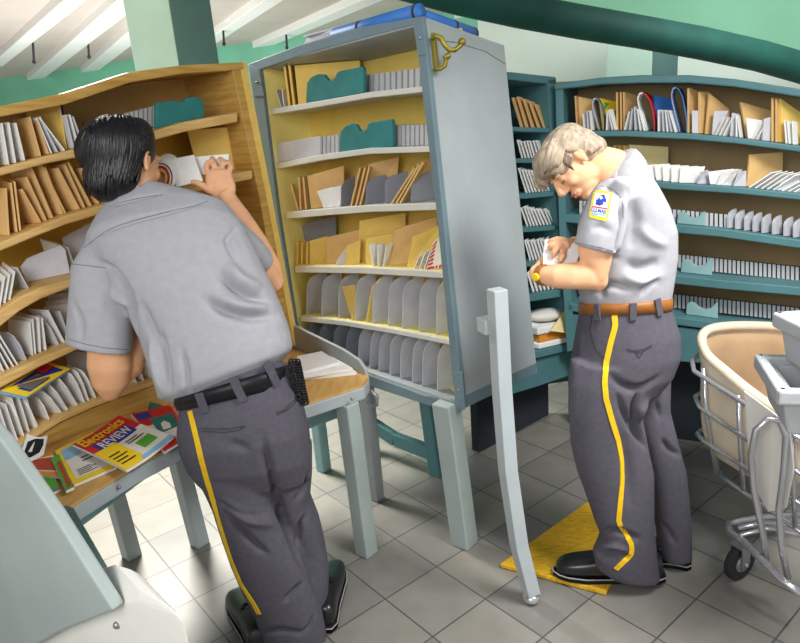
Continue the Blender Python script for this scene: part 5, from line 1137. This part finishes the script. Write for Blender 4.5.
# near arm with wrist turned behind the letters
body_loft(bd, [(592, 205, 622, 205, 2.0, .05), (583, 228, 614, 232, 1.985, .052), (579, 244, 612, 250, 1.98, .052), (580, 258, 610, 262, 1.98, .052), (584, 272, 606, 276, 1.985, .048), (590, 284, 602, 288, 1.99, .035)])
body_loft(bd, [(600, 262, 600, 290, 1.985, .04), (588, 261, 587, 289, 1.98, .046), (573, 263, 570, 289, 1.985, .045), (557, 264, 556, 288, 2.0, .041), (546, 266, 547, 284.5, 2.02, .034), (539, 267, 540, 282, 2.035, .028), (535, 268, 537, 281, 2.05, .026)])
body_loft(bd, [(533, 268, 536, 281, 2.055, .018), (534, 265, 540, 281, 2.08, .022), (540, 263, 547, 280, 2.12, .020), (546, 262, 553, 277, 2.15, .016)], n=16)
for pts in [[(548, 263, 2.15), (554, 258, 2.18), (558, 254, 2.18), (561, 253, 2.17)], [(549, 267, 2.155), (556, 263, 2.19), (561, 260, 2.19), (564, 258, 2.18)], [(550, 271, 2.155), (557, 268, 2.19), (562, 265, 2.19), (565, 263, 2.18)], [(550, 275, 2.15), (556, 273, 2.18), (560, 271, 2.18), (563, 269, 2.175)]]: chain(bd, [atY(*p) for p in pts], .0105, .0082)
chain(bd, [atY(*p) for p in [(538, 266, 2.09), (543, 258, 2.11), (549, 252, 2.12)]], .012, .0092)
# far arm and the hand that holds the bundle
limb(bd, [atY(600, 215, 2.27), atY(596, 240, 2.29), atY(592, 258, 2.28)], [.052, .048, .042])
limb(bd, [atY(592, 258, 2.28), atY(586, 252, 2.24), atY(578, 246, 2.19), atY(573, 243, 2.17)], [.04, .036, .028, .026])
body_loft(bd, [(574, 238, 575, 248, 2.16, .02), (569, 238, 571, 250, 2.13, .019), (563, 240, 566, 252, 2.095, .017)], n=16)
for pts in [[(564, 251, 2.085), (562.5, 256, 2.05), (560.5, 260, 2.045), (559.5, 261.5, 2.05)], [(561, 246, 2.09), (556.5, 248, 2.06), (554, 252, 2.055), (553, 256, 2.06)], [(561, 242, 2.10), (555, 242.5, 2.08), (551, 245, 2.075), (549.5, 248, 2.08)], [(564, 240, 2.13), (557, 239, 2.12), (552, 240.5, 2.115), (549, 243, 2.12)]]: chain(bd, [atY(*p) for p in pts], .0112, .009)
chain(bd, [atY(*p) for p in [(573, 248, 2.14), (570, 256, 2.12), (564, 259, 2.115)]], .0125, .0095)
b2, btree2 = organic('body', bd, 'skin', mn, .0045, 5, zmin=.03)
# face details
mb = MB()
for q in (-1, 1): mb.tube([P2(.088, q*.018, .027), P2(.095, q*.032, .033), P2(.082, q*.05, .026)], [.004, .006, .003], 8); mb.tube([P2(.092, q*.022, -.004), P2(.095, q*.033, -.006), P2(.087, q*.045, -.003)], .0018, 6)
obj('eyebrow', mb, 'hair_brown', b2)
mb = MB(); mb.ell(P2(.1005, 0, -.0625), .007, .022, .0045, 12, 0, ax2); mb.ell(P2(.0975, 0, -.0765), .007, .02, .005, 12, 0, ax2); obj('lips', mb, 'lips', b2)
# hair: cap over the crown with locks falling forward
hr = MB(); E = lambda x, y, zz, a, b, c: hr.ell(P2(x, y, zz), a, b, c, 20, 0, ax2)
E(-.018, 0, .048, .096, .080, .068); E(-.055, 0, .0, .066, .072, .068); E(.04, 0, .078, .056, .064, .038); E(.03, .045, .06, .06, .035, .06); E(.03, -.045, .06, .06, .035, .06); E(-.075, 0, -.045, .045, .06, .04); E(.074, 0, .068, .028, .056, .028); E(.082, -.05, .052, .032, .025, .032)
tr = tree_of(hr); ho2, _ = organic('hair', hr, 'hair_grey', mn, .006, 4)
def hl2(pix, Yo=0.003):
    pp = []
    for (x, y) in interp(pix, 9):
        h = tr.ray_cast(CP, ray(x, y).normalized())
        if h[0] is not None: pp.append(h[0]+(h[1] if h[1].y < 0 else -h[1])*Yo)
    return pp
paths = []; random.seed(11)
for i in range(46):                          # over the crown to the forehead
    t = i/45; sx = 561+t*34; sy = 129+t*13+random.uniform(-1, 1)
    ex = 544+t*44+random.uniform(-1.5, 1.5); ey = 172-t*21+random.uniform(-2, 2)
    if 560 < ex < 582: ey = min(ey, 152)
    p = hl2([(sx, sy), (sx*.6+ex*.4-4*(1-t), sy*.6+ey*.4-2), (ex, ey)])
    if len(p) > 3: paths.append(p)
for i in range(16):                           # nape
    t = i/15; p = hl2([(585-t*4, 138+t*10), (594-t*4, 142+t*8), (601-t*10, 147+t*7)])
    if len(p) > 3: paths.append(p)
for k in range(14):                            # far-side curtain
    t = k/13; p = [P2(.03+.04*t, -.05, .105-.01*t), P2(.075+.025*t, -.066, .082), P2(.105+.015*t, -.066, .048+.015*t), P2(.112+.01*t, -.06, .024+.015*t)]
    paths.append(p)
mb = MB(); hairlocks(mb, paths, .0065); obj('hair_locks', mb, 'hair_grey', ho2)
mb = MB(); 
for k in range(10): t = k/9; mb.tube([P2(.02, .082, .02+.03*t), P2(.045, .078, .01+.02*t), P2(.05, .074, -.01+.015*t)], [.004, .005, .002], 6)
obj('sideburn', mb, 'hair_brown', ho2)
# shoes
shoe(mn, atZ(661, 583), atZ(556, 579), .108, .0235); shoe(mn, atZ(690, 566), atZ(640, 556), .1)
# wristwatch
wcn = atY(542.5, 275, 2.027); wd = (atY(537, 275, 2.045)-atY(548, 275, 2.01)).normalized(); wu = V((0, 0, 1)); wu = (wu-wd*wu.dot(wd)).normalized(); ws = wd.cross(wu)
mb = MB(); mb.loft([(wcn-wd*.011, wu*.0345, ws*.034), (wcn+wd*.011, wu*.0325, ws*.032)], 24, 2.2); wt = obj('wristwatch', mb, 'belt_brown', mn, .002)
sgn = -1 if ws.y > 0 else 1
mb = MB(); mb.tube([wcn+ws*sgn*.03, wcn+ws*sgn*.038], .013, 20); obj('watch_face', mb, 'yellow_ink', wt, .002)
# sleeve patch: white shield, yellow border, blue bird-like emblem, red rule, lettering
def onsleeve(x, y, up=.0): 
    d = ray(x, y).normalized(); h = st2.ray_cast(CP, d)
    n = h[1] if h[1].dot(d) < 0 else -h[1]
    return h[0]+n*up
PQ = [(591, 215.5), (605.5, 218.5), (610, 194), (596, 193)]   # bl, br, tr, tl
def pt(u, v, up): 
    x = (PQ[0][0]*(1-u)+PQ[1][0]*u)*(1-v)+(PQ[3][0]*(1-u)+PQ[2][0]*u)*v; y = (PQ[0][1]*(1-u)+PQ[1][1]*u)*(1-v)+(PQ[3][1]*(1-u)+PQ[2][1]*u)*v
    return onsleeve(x, y, up)
def patch_poly(mb, u0, v0, u1, v1, up, mi, n=5):
    vs = [pt(u0+(u1-u0)*i/n, v0+(v1-v0)*j/n, up) for j in range(n+1) for i in range(n+1)]; fs = [[j*(n+1)+i, j*(n+1)+i+1, (j+1)*(n+1)+i+1, (j+1)*(n+1)+i] for j in range(n) for i in range(n)]
    mb.add(vs, fs, mi)
mb = MB(); patch_poly(mb, -.12, -.03, 1.12, 1.03, .0025, 1); patch_poly(mb, -.03, -.1, 1.03, 1.1, .0025, 1); patch_poly(mb, .02, .03, .98, .98, .0032, 0)
patch_poly(mb, .0, .36, 1.0, .41, .004, 2); patch_poly(mb, .05, .06, .95, .15, .004, 4)
bird = [(.18, .50), (.2, .62), (.14, .7), (.24, .7), (.34, .84), (.52, .92), (.68, .88), (.82, .74), (.86, .62), (.78, .68), (.66, .73), (.6, .66), (.7, .58), (.62, .5), (.45, .46)]
cb = (.45, .65)
for (a, b_) in zip(bird, bird[1:]+bird[:1]): mb.add([pt(a[0], a[1], .0042), pt(b_[0], b_[1], .0042), pt(cb[0], cb[1], .0042)], [[0, 1, 2]], 3)
tv, tf = text_mesh('U.S.MAIL', bold=.03); mb.add([pt(.0+1.0*x, .17+.17*y, .0042) for x, y in tv], tf, 3)
ob = obj('sleeve_patch', mb, ['paper', 'yellow_ink', 'red_ink', 'blue_ink', 'sky_ink'], so2); ob['label'] = 'white and yellow emblem patch'
# letters bundled in his hands
mb = MB(); random.seed(9)
for k in range(4):
    o = .012*k
    q = [atY(543, 265-k*.8, 2.06+o), atY(577, 263-k*.8, 2.045+o), atY(580, 244-k*1.5, 2.10+o), atY(545, 244-k*1.5, 2.11+o)]
    mb = MB(); plate(mb, q, .005, [(0, 0), (.5, -.05), (1, 0), (1.02, .5), (1, 1), (.5, 1.06), (0, 1), (-.03, .5)])
    tag(obj('letter', mb, 'paper' if k < 3 else 'paper_grey', None, .001, 1), ['front white letter of the bundle in the hands of the grey-haired man', 'second white letter of the bundle in the hands of the grey-haired man', 'third white letter of the bundle in the hands of the grey-haired man', 'rearmost greyish letter of the bundle in the hands of the grey-haired man'][k], 'letter', 'letters in the hands of the grey-haired man')
# ================================================================== labels of the mail
by = {}
for it in ITEMS: by.setdefault((it[1], it[2]), []).append(it)
for (ph, kind), L in by.items():
    L.sort(key=lambda t: t[3]); n = len(L)
    for i, (o, _, _, x, cat, lb) in enumerate(L):
        if lb: s = lb
        elif n == 1: s = 'only %s on %s' % (kind, ph)
        elif i == 0: s = 'leftmost %s standing on %s' % (kind, ph)
        elif i == n-1: s = 'rightmost %s standing on %s' % (kind, ph)
        else: s = '%s %s from the left on %s' % (ORD[i+1], kind, ph)
        tag(o, s, cat, '%ss on %s' % (kind, ph) if n > 1 else None)
# ================================================================== light
def area(name, loc, target, size, power, col=(1, 1, 1), sy=None):
    l = bpy.data.lights.new(name, 'AREA'); l.energy = power; l.color = col; l.size = size
    if sy: l.shape = 'RECTANGLE'; l.size_y = sy
    o = bpy.data.objects.new(name, l); COL.objects.link(o); o.location = V(loc)
    o.rotation_euler = (V(target)-V(loc)).to_track_quat('-Z', 'Y').to_euler(); return o
area('added_light', (-.9, -.6, 2.4), (-.4, 2.6, 1.2), 1.4, 50, (1, .98, .95))  # added fill from the front left, brightens the case interiors
area('added_light', (1.5, 1.1, 2.7), (1.15, 1.8, 0), .9, 46, (1, .98, .95)).data.spread = math.radians(115)  # added lamp aimed down to brighten the right-hand floor
area('added_light', (-1.9, 4.3, 2.7), (-1.2, 3.2, 0), .8, 120, (1, .96, .88)).data.spread = math.radians(110)  # added back light standing in for windows, brightens floor behind the desks
area('added_light', (3.2, 4.4, 3.0), (3.4, 8.5, 2.2), 1.6, 45)  # added lamp out of view, aimed at the far right wall
area('added_light', (-2.6, 5.6, .4), (-2.6, 7.5, 2.9), 1.2, 90)  # added uplight hidden behind the oak case, brightens the ceiling
# ambient light shaped bright at the horizon, dim overhead, to keep the floor dark
w = bpy.data.worlds.new('world'); SC.world = w; w.use_nodes = True; nt = w.node_tree; bg = nt.nodes['Background']
tc = nt.nodes.new('ShaderNodeTexCoord'); sx = nt.nodes.new('ShaderNodeSeparateXYZ'); nt.links.new(tc.outputs['Generated'], sx.inputs[0])
rp = nt.nodes.new('ShaderNodeValToRGB'); nt.links.new(sx.outputs['Z'], rp.inputs['Fac'])
rp.color_ramp.elements[0].position = .15; rp.color_ramp.elements[0].color = (.54, .54, .525, 1)
rp.color_ramp.elements[1].position = .75; rp.color_ramp.elements[1].color = (.14, .14, .145, 1)
nt.links.new(rp.outputs['Color'], bg.inputs[0]); bg.inputs[1].default_value = 1.0
SC.view_settings.exposure = 0.15
